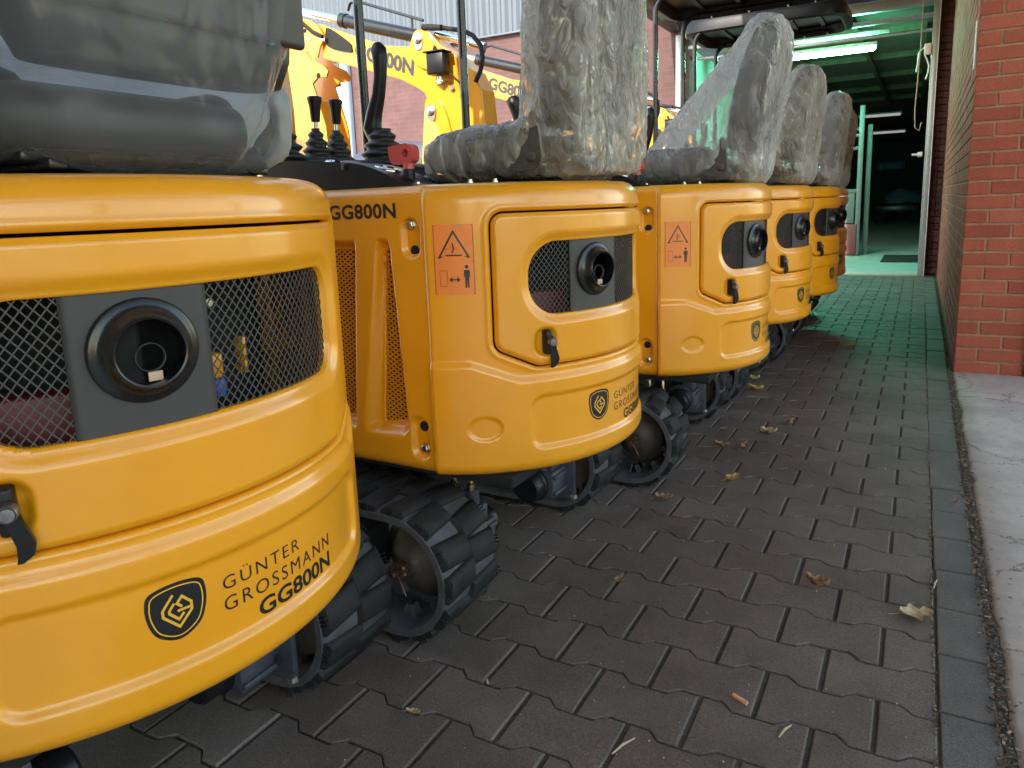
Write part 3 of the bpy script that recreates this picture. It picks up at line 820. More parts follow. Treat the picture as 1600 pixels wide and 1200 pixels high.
    stroke(stk, [q(.02, .012), q(.98, .012), q(.98, .988), q(.02, .988)], .0016, on_cover, .0008, 1, True)
    stroke(stk, [q(.02, .47), q(.98, .47)], .0013, on_cover, .0008, 1)
    stroke(stk, [q(.5, .90), q(.14, .54), q(.86, .54)], .0042, on_cover, .0009, 2, True)
    stroke(stk, [q(.30, .565), q(.70, .565)], .0032, on_cover, .0009, 2)
    stroke(stk, [q(.30, .58), q(.30, .66), q(.45, .66), q(.45, .58)], .0009, on_cover, .0009, 1)
    stroke(stk, [q(.47, .60), q(.50, .66), q(.47, .74)], .003, on_cover, .0009, 2)
    for dx, dz in ((.12, .03), (.10, -.02), (-.10, .05), (.06, .08)): stroke(stk, [q(.50, .66), q(.50+dx, .66+dz)], .0009, on_cover, .0009, 1)
    stroke(stk, [q(.14, .13), q(.32, .13), q(.32, .35), q(.14, .35)], .0013, on_cover, .0009, 1, True)
    stroke(stk, [q(.42, .22), q(.58, .22)], .003, on_cover, .0009, 2)
    for sg in (-1, 1): flat_poly(stk, [q(.5+sg*.14, .22), q(.5+sg*.06, .265), q(.5+sg*.06, .175)], on_cover, .0009, 2)
    flat_poly(stk, [q(.80+.045*math.cos(t), .40+.028*math.sin(t)) for t in np.linspace(0, 6.28, 14, endpoint=False)], on_cover, .0009, 2)
    flat_poly(stk, [q(.73, .355), q(.87, .355), q(.88, .25), q(.86, .25), q(.85, .31), q(.85, .10), q(.81, .10), q(.80, .22), q(.79, .10), q(.75, .10), q(.75, .31), q(.74, .25), q(.72, .25)], on_cover, .0009, 2)
    stk.build('warning_sticker', [M['sticker'], M['sticker_line'], M['ink']], root, recalc=False)
    # side panels (left one in view; the right one is its mirror image)
    sp = make_side_panel(root)
    vm = MB()
    for poly, x0, x1 in ((MESHA, -.225, -.07), (MESHB, -.04, .05)):
        lattice(vm, lambda x, z: sd_poly(x, z, poly) < .006, lambda x, z, h: np.stack([x, -(YS-.029+h)+0*x, z], -1), x0, x1, .488, .916, .0185, .0116, .0036, .0025, 2)
    v = vm.build('vent_mesh', M['yellow'], root)
    sl = MB(); put_text(sl, 'GG800N', -.141, .982, .060, 1.016, on_side, .0006, bold=.03, spacing=1.05); sl.build('side_lettering', M['ink'], root, recalc=False)
    for (hx, hz, bx, bz) in ((.098, .909, .092, .966), (.094, .499, .096, .447)):
        k = MB(); k.lathe([(.0125, 0), (.0125, .0008)], (hx, -(YS-.0132), hz), (0, -1, 0), 20); k.build('panel_hole', M['bay'], root)
        k = MB(); k.lathe([(.0125, 0), (.0125, .002), (.0098, .0022), (.0098, .0085), (.0075, .0098)], (bx, -(YS-.0130), bz), (0, -1, 0), 6, smooth=False); k.build('panel_bolt', M['steel'], root)
    o = bpy.data.objects.new('side_panel', sp.data.copy()); COL.objects.link(o); o.parent = root
    for vtx in o.data.vertices: vtx.co.y *= -1
    o.data.flip_normals()
    o = bpy.data.objects.new('vent_mesh', v.data.copy()); COL.objects.link(o); o.parent = root
    for vtx in o.data.vertices: vtx.co.y *= -1
    o.data.flip_normals()
    # floor / deck
    dk = MB()
    poly = [(R0-.066)*np.array((math.cos(t), math.sin(t))) for t in np.linspace(rad(-74), rad(74), 40)]
    poly = [(-.63, -.385)]+[(.10, -.385)]+[tuple(p) for p in poly if p[0] > .11]+[(.10, .385), (-.63, .385)]
    dk.prism(poly, lambda p: (p[0], p[1], 1.035), lambda p: (p[0], p[1], 1.0545)); dk.box((-.62, 0, .72), (.02, .82, .66)); dk.build('deck', M['black_plastic'], root)
    db = MB()
    for xx, yy in ((.02, -.345), (.075, -.345), (.20, -.318), (.245, -.285), (.33, .15)):
        db.lathe([(.0075, 1.054), (.0075, 1.0565), (.005, 1.057), (.005, 1.0615), (.004, 1.062)], (xx, yy, 0), (0, 0, 1), 6, smooth=False)
    db.build('deck_bolt', M['steel'], root)
    ub = MB(); ub.bbox((-.15, 0, .372), (.9, .70, .028), .005); ub.lathe([(.22, .30), (.22, .36)], (-.30, 0, 0), (0, 0, 1), 36); ub.bbox((-.35, 0, .24), (.60, .44, .13), .02); ub.build('undercarriage', M['bay'], root)
    for sg in (-1, 1): make_track(root, sg)
    # front console with the four levers
    co = MB(); co.prism(smooth_closed([(-.63, 1.05), (-.40, 1.05), (-.385, 1.10), (-.41, 1.150), (-.55, 1.155), (-.62, 1.13)], 3), lambda p: (p[0], -.36, p[1]), lambda p: (p[0], .34, p[1]))
    co.build('front_console', M['black_plastic'], root, autosmooth=40)
    so = MB(); so.prism(smooth_closed([(-.46, 1.05), (.065, 1.05), (.058, 1.062), (.015, 1.085), (-.06, 1.108), (-.15, 1.118), (-.30, 1.128), (-.44, 1.125)], 4), lambda p: (p[0], -.395, p[1]), lambda p: (p[0], -.265, p[1]))
    so.build('side_console', M['black_plastic'], root, autosmooth=40)
    rg = MB()
    for xx, yy, zz, r in ((-.175, -.34, 1.1165, .026), (-.02, -.335, 1.094, .030)):
        rg.lathe([(r, 0), (r+.003, .004), (r, .008), (r-.006, .009), (r-.010, .004), (0, .002)], (xx, yy, zz-.003), (.25, 0, 1), 28)
    rg.build('gauge_ring', M['chrome'], root)
    kb = MB(); kb.lathe([(.025, 0), (.025, .014), (.022, .017), (0, .018)], (-.098, -.372, 1.098), (.2, -.1, 1), 26, smooth=False); kb.build('control_knob', M['black_plastic'], root)
    def boot(mb, x, y, z, r0, r1, h, rings):
        prof = []
        for i in range(rings*4+1):
            t = i/(rings*4); rr = r0+(r1-r0)*t; rr += .14*r0*math.sin(i*math.pi/2)*(1-.5*t); prof.append((max(.004, rr), h*t))
        mb.lathe(prof, (x, y, z), (0, 0, 1), 20)
    for y, flip in ((-.25, -1), (.20, 1)):
        js = empty('joystick'); js.parent = root
        b1 = MB(); boot(b1, -.475, y, 1.145, .078, .032, .115, 4); b1.build('lever_boot', M['boot'], js)
        g = MB()
        if flip > 0: pts = [(-.490, y, 1.225), (-.512, y, 1.265), (-.500, y, 1.310), (-.478, y, 1.365), (-.466, y, 1.42), (-.462, y, 1.47), (-.466, y, 1.505), (-.470, y, 1.522)]
        else: pts = [(-.470, y, 1.225), (-.458, y, 1.265), (-.456, y, 1.300), (-.462, y, 1.335), (-.470, y, 1.36), (-.478, y, 1.385), (-.484, y, 1.405), (-.487, y, 1.415)]
        g.tube(pts, [.030, .031, .026, .022, .021, .024, .026, .014], 16); g.build('lever_grip', M['black_plastic'], js)
    for y in (-.10, -.015):
        tv = empty('travel_lever'); tv.parent = root
        b1 = MB(); boot(b1, -.47, y, 1.150, .046, .013, .090, 4); b1.build('lever_boot', M['boot'], tv)
        rd = MB(); rd.tube([(-.47, y, 1.22), (-.467, y, 1.262)], .0065, 10); rd.build('lever_rod', M['steel'], tv)
        g = MB(); g.lathe([(.012, 0), (.0135, .01), (.0165, .045), (.021, .062), (.0205, .068), (.016, .071), (0, .072)], (-.467, y, 1.258), (.04, 0, 1), 18); g.build('lever_knob', M['black_plastic'], tv)
    # battery isolator key
    ky = empty('isolator_switch'); ky.parent = root
    b1 = MB(); b1.lathe([(.0165, 1.056), (.0165, 1.060), (.0145, 1.062), (.0145, 1.090), (.0135, 1.093)], (.035, -.325, 0), (0, 0, 1), 20); b1.build('switch_body', M['black_plastic'], ky)
    b1 = MB(); b1.lathe([(.0135, 1.090), (.0135, 1.106), (.012, 1.108)], (.035, -.325, 0), (0, 0, 1), 20)
    pl_ = smooth_closed([(.052, 1.108), (.058, 1.125), (.055, 1.142), (.040, 1.150), (.022, 1.149), (-.008, 1.146), (-.013, 1.138), (-.006, 1.108), (.02, 1.104)], 4)
    hole = [(.036+.009*math.cos(t), 1.128+.009*math.sin(t)) for t in np.linspace(0, 2*math.pi, 14, endpoint=False)]
    for yy0, yy1 in ((-.338, -.312),):
        tri = tessellate_polygon([[Vector((p[0], p[1], 0)) for p in pl_], [Vector((p[0], p[1], 0)) for p in hole]])
        allp = pl_+hole; n = len(allp); A = [(p[0], yy0, p[1]) for p in allp]; B = [(p[0], yy1, p[1]) for p in allp]
        a0 = len(pl_); F = [tuple(t) for t in tri]+[tuple(i+n for i in t) for t in tri]+[(i, (i+1) % a0, (i+1) % a0+n, i+n) for i in range(a0)]+[(a0+i, a0+(i+1) % 14, a0+(i+1) % 14+n, a0+i+n) for i in range(14)]
        b1.add(A+B, F)
    b1.build('switch_key', M['red_plastic'], ky)
    fc = MB(); fc.tube([(.28, .09, 1.058), (.315, .125, 1.075), (.325, .135, 1.08)], .011, 14); fc.lathe([(.0175, 0), (.0175, .022), (.016, .025), (0, .026)], (.322, .132, 1.078), (.5, .6, .25), 24); fc.build('filler_cap', M['black_plastic'], root)
    # canopy on two front posts
    cn = empty('canopy'); cn.parent = root
    for sg in (-1, 1):
        p = MB(); y = sg*.33
        p.tube([(-.65, y, 1.03), (-.65, y, 2.16)]+[(-.65+.10*(1-math.cos(a)), y, 2.16+.10*math.sin(a)) for a in np.linspace(.2, math.pi/2, 6)]+[(-.35, y, 2.262), (.28, y, 2.262)], .0165, 14); p.build('canopy_post', M['black_paint'], cn)
    r_ = MB(); V = []; F = []
    prof = [(-.035, 2.235, .92), (0, 2.245, .985), (.0, 2.30, 1.0), (-.01, 2.335, .985), (-.04, 2.365, .94), (-.10, 2.385, .82), (-.22, 2.395, .5)]
    n = 48
    for ins, z, _ in prof: V += sup_loop(-.17, 0, 0.58+ins, .375+ins, z, n, 6)
    for i in range(len(prof)-1):
        for k in range(n): F.append((i*n+k, i*n+(k+1) % n, (i+1)*n+(k+1) % n, (i+1)*n+k))
    F += [tuple((len(prof)-1)*n+k for k in range(n))]
    r_.add(V, F, 0, True)
    V2 = sup_loop(-.17, 0, .53, .35, 2.235, n, 6)+sup_loop(-.17, 0, .50, .33, 2.30, n, 6); o_ = len(V2)
    r_.add(V[:n]+V2, [(k, (k+1) % n, n+(k+1) % n, n+k) for k in range(n)]+[(n+k, n+(k+1) % n, 2*n+(k+1) % n, 2*n+k) for k in range(n)]+[tuple(2*n+k for k in range(n))], 0, False)
    for xx in (-.5, -.25, 0, .2): r_.box((xx, 0, 2.295), (.03, .64, .02))
    r_.build('canopy_roof', M['black_plastic'], cn, autosmooth=45)
    rb = MB()
    for xx in (-.45, -.2, .05, .22):
        for yy in (-.33, .33): rb.lathe([(.009, 0), (.009, -.004), (.006, -.012)], (xx, yy, 2.246), (0, 0, 1), 6, smooth=False)
    rb.build('roof_bolt', M['steel'], cn)
    # boom folded in front of the cab floor
    bm_ = empty('boom'); bm_.parent = root
    Bp = [(-1.564, 1.859), (-1.21, 1.723), (-1.065, 1.701), (-1.050, 1.745), (-1.030, 1.762), (-1.003, 1.764), (-.968, 1.748), (-.917, 1.690), (-.842, 1.642), (-.765, 1.569), (-.725, 1.487), (-.712, 1.33), (-.715, .98), (-.935, .98), (-.921, 1.352), (-.955, 1.370), (-.992, 1.396), (-1.010, 1.430), (-1.000, 1.480), (-1.012, 1.503), (-1.045, 1.524), (-1.135, 1.571), (-1.561, 1.706)]
    bb = MB(); bb.prism(Bp, lambda p: (p[0], -.062, p[1]), lambda p: (p[0], .062, p[1])); ob = bb.build('boom_arm', M['yellow'], bm_)
    mdv = ob.modifiers.new('b', 'BEVEL'); mdv.width = .006; mdv.segments = 2; mdv.limit_method = 'ANGLE'
    # side cheeks at the knuckle stand proud
    ck = MB()
    for sg in (-1, 1):
        ck.prism(smooth_closed([(-1.06, 1.70), (-1.035, 1.755), (-1.0, 1.757), (-.965, 1.73), (-.935, 1.67), (-.945, 1.60), (-1.0, 1.60), (-1.05, 1.64)], 3), lambda p: (p[0], sg*.062, p[1]), lambda p: (p[0], sg*.075, p[1]))
        ck.prism(smooth_closed([(-1.005, 1.44), (-.985, 1.48), (-.93, 1.46), (-.89, 1.38), (-.86, 1.2), (-.93, 1.2), (-.94, 1.35), (-.99, 1.39)], 3), lambda p: (p[0], sg*.062, p[1]), lambda p: (p[0], sg*.072, p[1]))
    ck.build('boom_cheek', M['yellow'], bm_)
    Ap = [(-1.683, 1.903), (-1.60, 1.875), (-1.555, 1.845), (-1.525, 1.792), (-1.555, 1.755), (-1.575, 1.71), (-1.645, 1.75), (-1.611, 1.703), (-1.545, 1.672), (-1.518, 1.645), (-1.530, 1.620), (-1.585, 1.621), (-1.617, 1.598), (-1.598, 1.543), (-1.555, 1.394), (-1.545, 1.10), (-1.60, .55), (-1.72, .55), (-1.87, 1.295), (-1.833, 1.595), (-1.757, 1.821)]
    da = MB(); da.prism(Ap, lambda p: (p[0], -.085, p[1]), lambda p: (p[0], -.073, p[1])); da.prism(Ap, lambda p: (p[0], .073, p[1]), lambda p: (p[0], .085, p[1]))
    da.prism([(-1.80, 1.55), (-1.60, 1.52), (-1.56, 1.10), (-1.62, .56), (-1.70, .56), (-1.86, 1.25)], lambda p: (p[0], -.073, p[1]), lambda p: (p[0], .073, p[1]))
    da.build('dipper_arm', M['yellow'], bm_)
    cyl_ = MB(); cyl_.tube([(-1.456, -.02, 1.868), (-1.031, -.02, 1.742)], .029, 20); cyl_.lathe([(.033, 0), (.033, .03)], (-1.47, -.02, 1.872), (.959, 0, -.284), 20)
    cyl_.tube([(-1.40, -.055, 1.895), (-1.385, -.055, 1.925), (-1.35, -.055, 1.93), (-1.0, -.055, 1.80)], .0065, 8); cyl_.tube([(-1.06, -.05, 1.78), (-1.06, -.05, 1.825)], .005, 8)
    cyl_.build('boom_cylinder', M['black_paint'], bm_, autosmooth=40)
    rdd = MB(); rdd.tube([(-1.72, -.02, 1.946), (-1.45, -.02, 1.866)], .0175, 16); rdd.tube([(-.96, -.02, 1.745), (-.72, -.02, 1.665)], .016, 14); rdd.build('cylinder_rod', M['chrome'], bm_)
    pn = MB()
    for x, z in ((-1.018, 1.722), (-.972, 1.420)):
        sg = -1; pn.lathe([(.021, .075), (.021, .083), (.017, .086), (0, .087)], (x, 0, z), (0, sg, 0), 24)
        pn.prism(smooth_closed([(x-.024, z+.012), (x, z+.027), (x+.024, z+.012), (x+.018, z-.035), (x, z-.045), (x-.016, z-.03)], 3), lambda p: (p[0], -.076, p[1]), lambda p: (p[0], -.080, p[1]))
    for x, z in ((-.863, 1.505),): pn.lathe([(.012, .062), (.012, .074), (.009, .076)], (x, 0, z), (0, -1, 0), 6, smooth=False)
    for x, z, yy in ((-1.518, 1.79, -.1), (-1.60, 1.80, -.1)): pn.lathe([(.010, 0), (.010, .03)], (x-.03, yy+.02, z), (1, 0, -.3), 8)
    pn.build('pivot_pin', M['white_paint'] if False else M['steel'], bm_)
    hl = MB()
    for x, z, r, y in ((-.935, 1.675, .010, .0765), (-1.575, 1.63, .012, .0865), (-1.635, 1.835, .009, .0865)): hl.lathe([(r, y), (r, y+.0008)], (x, 0, z), (0, -1, 0), 16)
    hl.build('pin_hole', M['bay'], bm_)
    lp = empty('work_lamp'); lp.parent = bm_
    l1 = MB(); l1.bbox((-.905, -.105, 1.604), (.085, .055, .088), .006); l1.bbox((-.905, -.105, 1.651), (.105, .075, .006), .002); l1.build('lamp_housing', M['black_plastic'], lp)
    l1 = MB(); l1.lathe([(.011, 0), (.011, .03)], (-.91, -.09, 1.525), (0, 0, 1), 10); l1.bbox((-.91, -.08, 1.535), (.04, .035, .008), .002); l1.build('lamp_bracket', M['steel'], lp)
    l1 = MB(); l1.tube([(-.873, -.09, 1.572), (-.845, -.095, 1.556), (-.820, -.09, 1.53), (-.805, -.08, 1.50), (-.803, -.068, 1.472)], .0028, 8); l1.lathe([(.012, .06), (.012, .072), (.006, .074)], (-.812, 0, 1.468), (0, -1, 0), 14); l1.build('lamp_cable', M['black_plastic'], lp)
    hs = MB(); hs.tube([(-.985, -.05, 1.775), (-.93, -.055, 1.765), (-.87, -.06, 1.748), (-.80, -.065, 1.732), (-.75, -.07, 1.705), (-.712, -.075, 1.66), (-.702, -.078, 1.61), (-.715, -.078, 1.56), (-.745, -.07, 1.52)], .010, 10)
    hs.tube([(-1.68, -.09, 1.90), (-1.63, -.095, 1.86), (-1.58, -.095, 1.82), (-1.53, -.09, 1.795)], .009, 10)
    hs.tube([(-1.0, -.06, 1.772), (-.95, -.065, 1.762), (-.9, -.07, 1.755)], .013, 10); hs.build('hydraulic_hose', M['rubber'], bm_)
    sk = MB(); sk.prism(smooth_closed([(-1.525, 1.825), (-1.50, 1.83), (-1.40, 1.76), (-1.385, 1.735), (-1.395, 1.715), (-1.52, 1.755)], 3), lambda p: (p[0], -.0625, p[1]), lambda p: (p[0], -.071, p[1])); sk.build('hose_socket', M['rubber'], bm_)
    bt = MB(); aa = math.atan2(1.645-1.766, -1.044+1.377); ca, sa = math.cos(aa), math.sin(aa)
    def on_boom(x, z, h):
        u = np.asarray(x, float); w = np.asarray(z, float); return np.stack([-1.375+u*ca-w*sa*.35, -(.062+h)+0*u, 1.690+u*sa+w*ca], -1)
    put_text(bt, 'GG800N', 0, 0, .335, .072, on_boom, .0008, bold=.045); bt.build('boom_lettering', M['ink_grey'], bm_, recalc=False)
    return root

def children(o): return [c for c in COL.objects if c.parent == o]
KIDS = {}
def copy_tree(o, parent=None):
    c = o.copy(); COL.objects.link(c)
    if parent is not None: c.parent = parent
    for ch in KIDS.get(o.name, []): copy_tree(ch, c)
    return c

TH = [0.05, -1.11, 2.07, -.54, 1.0, 0., 0.]
POS = [(-1.2095, .653), (-1.081, 1.734), (-.934, 2.842), (-.920, 3.95), (-.890, 5.05), (-.936, 6.15)]
LAB = ['yellow mini excavator shown largest, with the big exhaust and the full maker lettering in view',
       'yellow mini excavator with side lettering, side vents and a warning sticker fully in view',
       'yellow mini excavator whose seat wears a tent of plastic film',
       'yellow mini excavator rising just behind the one with the tented seat, fourth in the row',
       'orange shaded yellow mini excavator, fifth in the row, only hood and badge showing',
       'yellow mini excavator showing as a thin sliver of hood before the hall doorway']
def far_pieces(o, gap=.006):
    """one object per far-apart piece of a mesh, all with the same name, material and parent"""
    me = o.data; n = len(me.vertices); par = list(range(n))
    def find(a):
        while par[a] != a: par[a] = par[par[a]]; a = par[a]
        return a
    for e in me.edges: par[find(e.vertices[0])] = find(e.vertices[1])
    isl = {}
    for v in me.vertices: isl.setdefault(find(v.index), []).append(v.index)
    box = []
    for k, ids in isl.items():
        c = np.array([me.vertices[q].co for q in ids]); box.append([k, c.min(0)-gap/2, c.max(0)+gap/2, [k]])
    ch = True
    while ch:
        ch = False
        for a in range(len(box)):
            b = a+1
            while b < len(box):
                if np.all(box[a][1] <= box[b][2]) and np.all(box[b][1] <= box[a][2]):
                    box[a][1] = np.minimum(box[a][1], box[b][1]); box[a][2] = np.maximum(box[a][2], box[b][2]); box[a][3] += box[b][3]; box.pop(b); ch = True
                else: b += 1
    if len(box) < 2: return
    for bx in box:
        keep = set(bx[3]); ids = [q for k in bx[3] for q in isl[k]]; mp = {q: w for w, q in enumerate(ids)}
        F = [(tuple(mp[q] for q in p.vertices), p.use_smooth, p.material_index) for p in me.polygons if find(p.vertices[0]) in keep]
        m2 = bpy.data.meshes.new(o.name.split('.')[0]); m2.from_pydata([me.vertices[q].co for q in ids], [], [f[0] for f in F])
        for mt_ in me.materials: m2.materials.append(mt_)
        m2.polygons.foreach_set('use_smooth', [f[1] for f in F]); m2.polygons.foreach_set('material_index', [f[2] for f in F]); m2.update()
        c = bpy.data.objects.new(o.name.split('.')[0], m2); COL.objects.link(c); c.parent = o.parent
        c.matrix_parent_inverse = o.matrix_parent_inverse; c.matrix_basis = o.matrix_basis
    bpy.data.objects.remove(o)
APART = ('window_mesh', 'vent_mesh', 'recliner_hinge', 'cylinder_rod', 'cart_wheel', 'flange_bolt', 'gauge_ring', 'deck_bolt', 'roof_bolt', 'boom_cheek', 'pivot_pin', 'pin_hole', 'hose_fitting', 'hydraulic_hose', 'dipper_arm', 'roof_joist', 'yellow_light_leak', 'ceiling_joist', 'door_rail', 'rail_hook')
proto = make_machine()
for o in list(COL.objects):
    if o.type == 'MESH' and o.name.split('.')[0] in APART: far_pieces(o)
for o in COL.objects:
    if o.parent is not None: KIDS.setdefault(o.parent.name, []).append(o)
machines = []
for i in range(6):
    r = proto if i == 0 else copy_tree(proto)
    r.location = (*POS[i], 0); r.rotation_euler = (0, 0, rad(TH[i])); machines.append(r)
    tag(r, LAB[i], 'mini excavator', 'mini excavators parked side by side in a row')
KIDS2 = {}
for o in COL.objects:
    if o.parent is not None: KIDS2.setdefault(o.parent.name, []).append(o)
for c in KIDS2[machines[2].name]:
    if c.name.startswith('warning_sticker'): c.location.z -= .036
for i, r in enumerate(machines): make_seat(r, SEAT_TILT[i])
for o in list(COL.objects):
    if o.type == 'MESH' and o.name.split('.')[0] == 'recliner_hinge': far_pieces(o)

# ------------------------------------------------------------------ polythene covers on the seats
def rot_about(p, piv, deg):
    a = rad(deg); x, z = p[0]-piv[0], p[2]-piv[1]; return (piv[0]+x*math.cos(a)+z*math.sin(a), p[1], piv[1]-x*math.sin(a)+z*math.cos(a))
def back_loops(tilt, pad, top, wide=1., z0=1.07):
    out = []
    for z, b, a in ((z0, .17, .07), (1.12, .20, .085), (1.20, .212, .078), (1.32, .22, .075), (1.44, .215, .072), (top-.09, .195, .066), (top-.03, .15, .05), (top, .10, .025)):
        L = sup_loop(.345+.02*((z-1.1)/.5)**2, 0, a+pad, (b+pad)*wide, z, 32, 4); out.append([rot_about(p, (.30, 1.16), tilt) for p in L])
    return out
def cushion_loops(pad, hi=1.19):
    out = []
    for x, b, zl, zh in ((-.018, .15, 1.085, 1.135), (-.005, .20, 1.07, 1.165), (.05, .215, 1.066, hi-.008), (.16, .215, 1.066, hi), (.27, .21, 1.066, hi+.01), (.36, .19, 1.07, hi+.02)):
        cz, hz = (zl+zh)/2, (zh-zl)/2+pad; L = []
        for k in range(28):
            t = 2*math.pi*k/28; c, s = math.cos(t), math.sin(t); L.append((x, (b+pad)*math.copysign(abs(c)**.6, c), cz+hz*math.copysign(abs(s)**.6, s)))
        out.append(L)
    return out
def tent_loops(tilt):
    out = []
    top = rot_about((.345, 0, 1.61), (.30, 1.16), tilt)
    for y in (-.205, -.10, 0, .10, .205):
        k = 1-.04*abs(y)/.2
        out.append([(-.015, y, 1.085), (-.012, y, 1.130*k+.045), (.10, y, 1.26), (.22, y, 1.39), (top[0]-.06, y, top[2]-.06), (top[0], y, top[2]-.02), (top[0]+.05, y, top[2]-.08), (.44, y, 1.30), (.42, y, 1.085)])
    return out
CL = ['clear plastic cover over the black seat shown largest, gathered at its lower corner',
      'crinkled greyish plastic cover on the upright seat behind the red isolator key',
      'plastic cover stretched like a tent from a raked seat back to the cushion front',
      'shiny crumpled plastic cover on the seat just behind the tented one',
      'pale plastic cover on the seat of the fifth machine in the row',
      'plastic cover half hidden behind the pale seat cover, last before the dark doorway']
covers = []
for i in range(6):
    if i == 0:
        bl = []
        for z, b, yc, a in ((1.072, .13, -.04, .05), (1.10, .145, -.04, .07), (1.16, .17, -.032, .085), (1.24, .195, -.018, .09), (1.34, .214, -.004, .095), (1.48, .232, .006, .095), (1.60, .23, .006, .08), (1.66, .17, .0, .05)):
            bl.append(sup_loop(.345, yc, a, b, z, 32, 3.2))
        o = wrap_film('plastic_cover', [bl, cushion_loops(.014)], .008, 3.1, M['film_clear'], .011, .0035)
    elif i == 1:
        o = wrap_film('plastic_cover', [back_loops(0, .016, 1.66), cushion_loops(.014)], .010, 11.7, M['film_milky'], .008, .007)
    elif i == 2:
        o = wrap_film('plastic_cover', [back_loops(SEAT_TILT[i], .014, 1.64), cushion_loops(.014), tent_loops(SEAT_TILT[i])], .006, 23.3, M['film_tent'], .011, .005)
    else:
        o = wrap_film('plastic_cover', [back_loops(SEAT_TILT[i], .016, 1.62, 1.0+.03*i/5), cushion_loops(.012)], .010, 31.9+7*i, M['film_tent'] if i > 3 else M['film_milky'], .013, .006)
    o.location = (*POS[i], 0); o.rotation_euler = (0, 0, rad(TH[i]))
    tag(o, CL[i], 'seat cover', 'plastic covers on the machine seats')

# ------------------------------------------------------------------ paving
def paver_outline(L, H, a):
    """bow-tie block seen from above: wide ends, narrow waist"""
    g = .0028; hx = L/2-g-.0016; he = H/2+a-g; hw = H/2-a-g
    x1, x2 = .040, .064
    top = [(-hx, he), (-x2, he), (-x1, hw), (x1, hw), (x2, he), (hx, he)]
    return top+[(x, -y) for x, y in reversed(top)]
def block(mb, outline, cx, cy, z, tx, ty, bev=.0035, depth=.05):
    n = len(outline); V = []
    sx = max(abs(p[0]) for p in outline); sy = max(abs(p[1]) for p in outline)
    for (k, dz) in ((0, -depth), (0, -bev), (bev*.35, -bev*.35), (bev, 0)):
        for x, y in outline:
            xx = x-math.copysign(k, x)*(1 if abs(x) > sx*.9 else .35); yy = y-math.copysign(k, y)
            V.append((cx+xx, cy+yy, z+dz+tx*xx+ty*yy))
    F = []
    for i in range(3):
        for k in range(n): F.append((i*n+k, i*n+(k+1) % n, (i+1)*n+(k+1) % n, (i+1)*n+k))
    m_ = n//2
    T = [3*n+k for k in range(n)]
    F += [tuple(T[k] for k in (0, 1, 10, 11)), tuple(T[k] for k in (1, 2, 9, 10)), tuple(T[k] for k in (2, 3, 8, 9)), tuple(T[k] for k in (3, 4, 7, 8)), tuple(T[k] for k in (4, 5, 6, 7))] if n == 12 else [tuple(T)]
    mb.add(V, F)
rng = random.Random(5)
PL, PH, PA = .2125, .141, .011
pv = MB(); row = 0
ys = np.arange(2.245-PH*15, 10.36, PH)
for r, y in enumerate(ys):
    odd = (r-15) % 2
    x = -.021-PL/2 + (PL/2 if odd else 0)
    # first full block right of the start, half blocks against the edge course
    xr = x
    while xr+PL*1.5 < .092: xr += PL
    while xr > -4.2:
        if xr+PL/2 < .092:
            block(pv, paver_outline(PL, PH, PA), xr, y, rng.gauss(0, .0009), rng.gauss(0, .006), rng.gauss(0, .006))
        xr -= PL
    if not odd:
        hx = PL/4-.003; he = PH/2+PA-.0028; hw = PH/2-PA-.0028; c0 = -.021+PL/4
        o_ = [(-hx, he), (-.012, he), (.010, hw), (hx, hw), (hx, -hw), (.010, -hw), (-.012, -he), (-hx, -he)]
        block(pv, o_, c0, y, rng.gauss(0, .0008), rng.gauss(0, .006), rng.gauss(0, .006))
po = pv.build('pavement', M['paver'], None, recalc=True); tag(po, kind='structure')
sb = MB()
yy = .45; k = 0
while yy < 10.36:
    Ls = .209
    jx = rng.gauss(0, .0015)
    o_ = [(-.0495, Ls/2-.0025), (.0495, Ls/2-.0025), (.0495, -Ls/2+.0025), (-.0495, -Ls/2+.0025)]
    block(sb, o_, .134+jx+.004*math.sin(yy*1.3), yy+Ls/2, rng.gauss(0, .0012), rng.gauss(0, .01), rng.gauss(0, .005))
    yy += Ls
tag(sb.build('edge_course', M['soldier']), kind='structure')
g = MB(); g.add([(-60, -60, -.0055), (60, -60, -.0055), (60, 10.40, -.0055), (-60, 10.40, -.0055)], [(0, 1, 2, 3)]); tag(g.build('ground', M['joint_sand']), kind='structure')
# yard beyond the blocks, a plain sheet made pale to bounce light in
g = MB(); g.add([(-30, -24, -.004), (-4.3, -24, -.004), (-4.3, 10.40, -.004), (-30, 10.40, -.004)], [(0, 1, 2, 3)]); g.add([(-4.296, -24, -.004), (4, -24, -.004), (4, .09, -.004), (-4.296, .09, -.004)], [(0, 1, 2, 3)]); tag(g.build('yard', M['yard']), kind='structure')
# concrete strip right of the gutter, its edge broken
cs = MB(); pts = []
for y in np.arange(.05, 4.66, .02):
    e = .206+.012*noise.noise(Vector((y*3, 0, 0)))+.010*noise.noise(Vector((y*13, 3, 0)))+.006*noise.noise(Vector((y*40, 7, 0)))
    pts.append((e, y))
n = len(pts); V = []
for e, y in pts:
    for dx, z in ((0, -.06), (.004, -.004), (.018, .004), (.09, .003), (1.9, .004)): V.append((e+dx if dx < 1 else dx, y, z+.0015*noise.noise(Vector((e+dx*9, y*9, 1)))))
F = [(i*5+j, i*5+j+1, (i+1)*5+j+1, (i+1)*5+j) for i in range(n-1) for j in range(4)]
cs.add(V, F, 0, True); tag(cs.build('concrete_strip', M['concrete']), kind='structure')
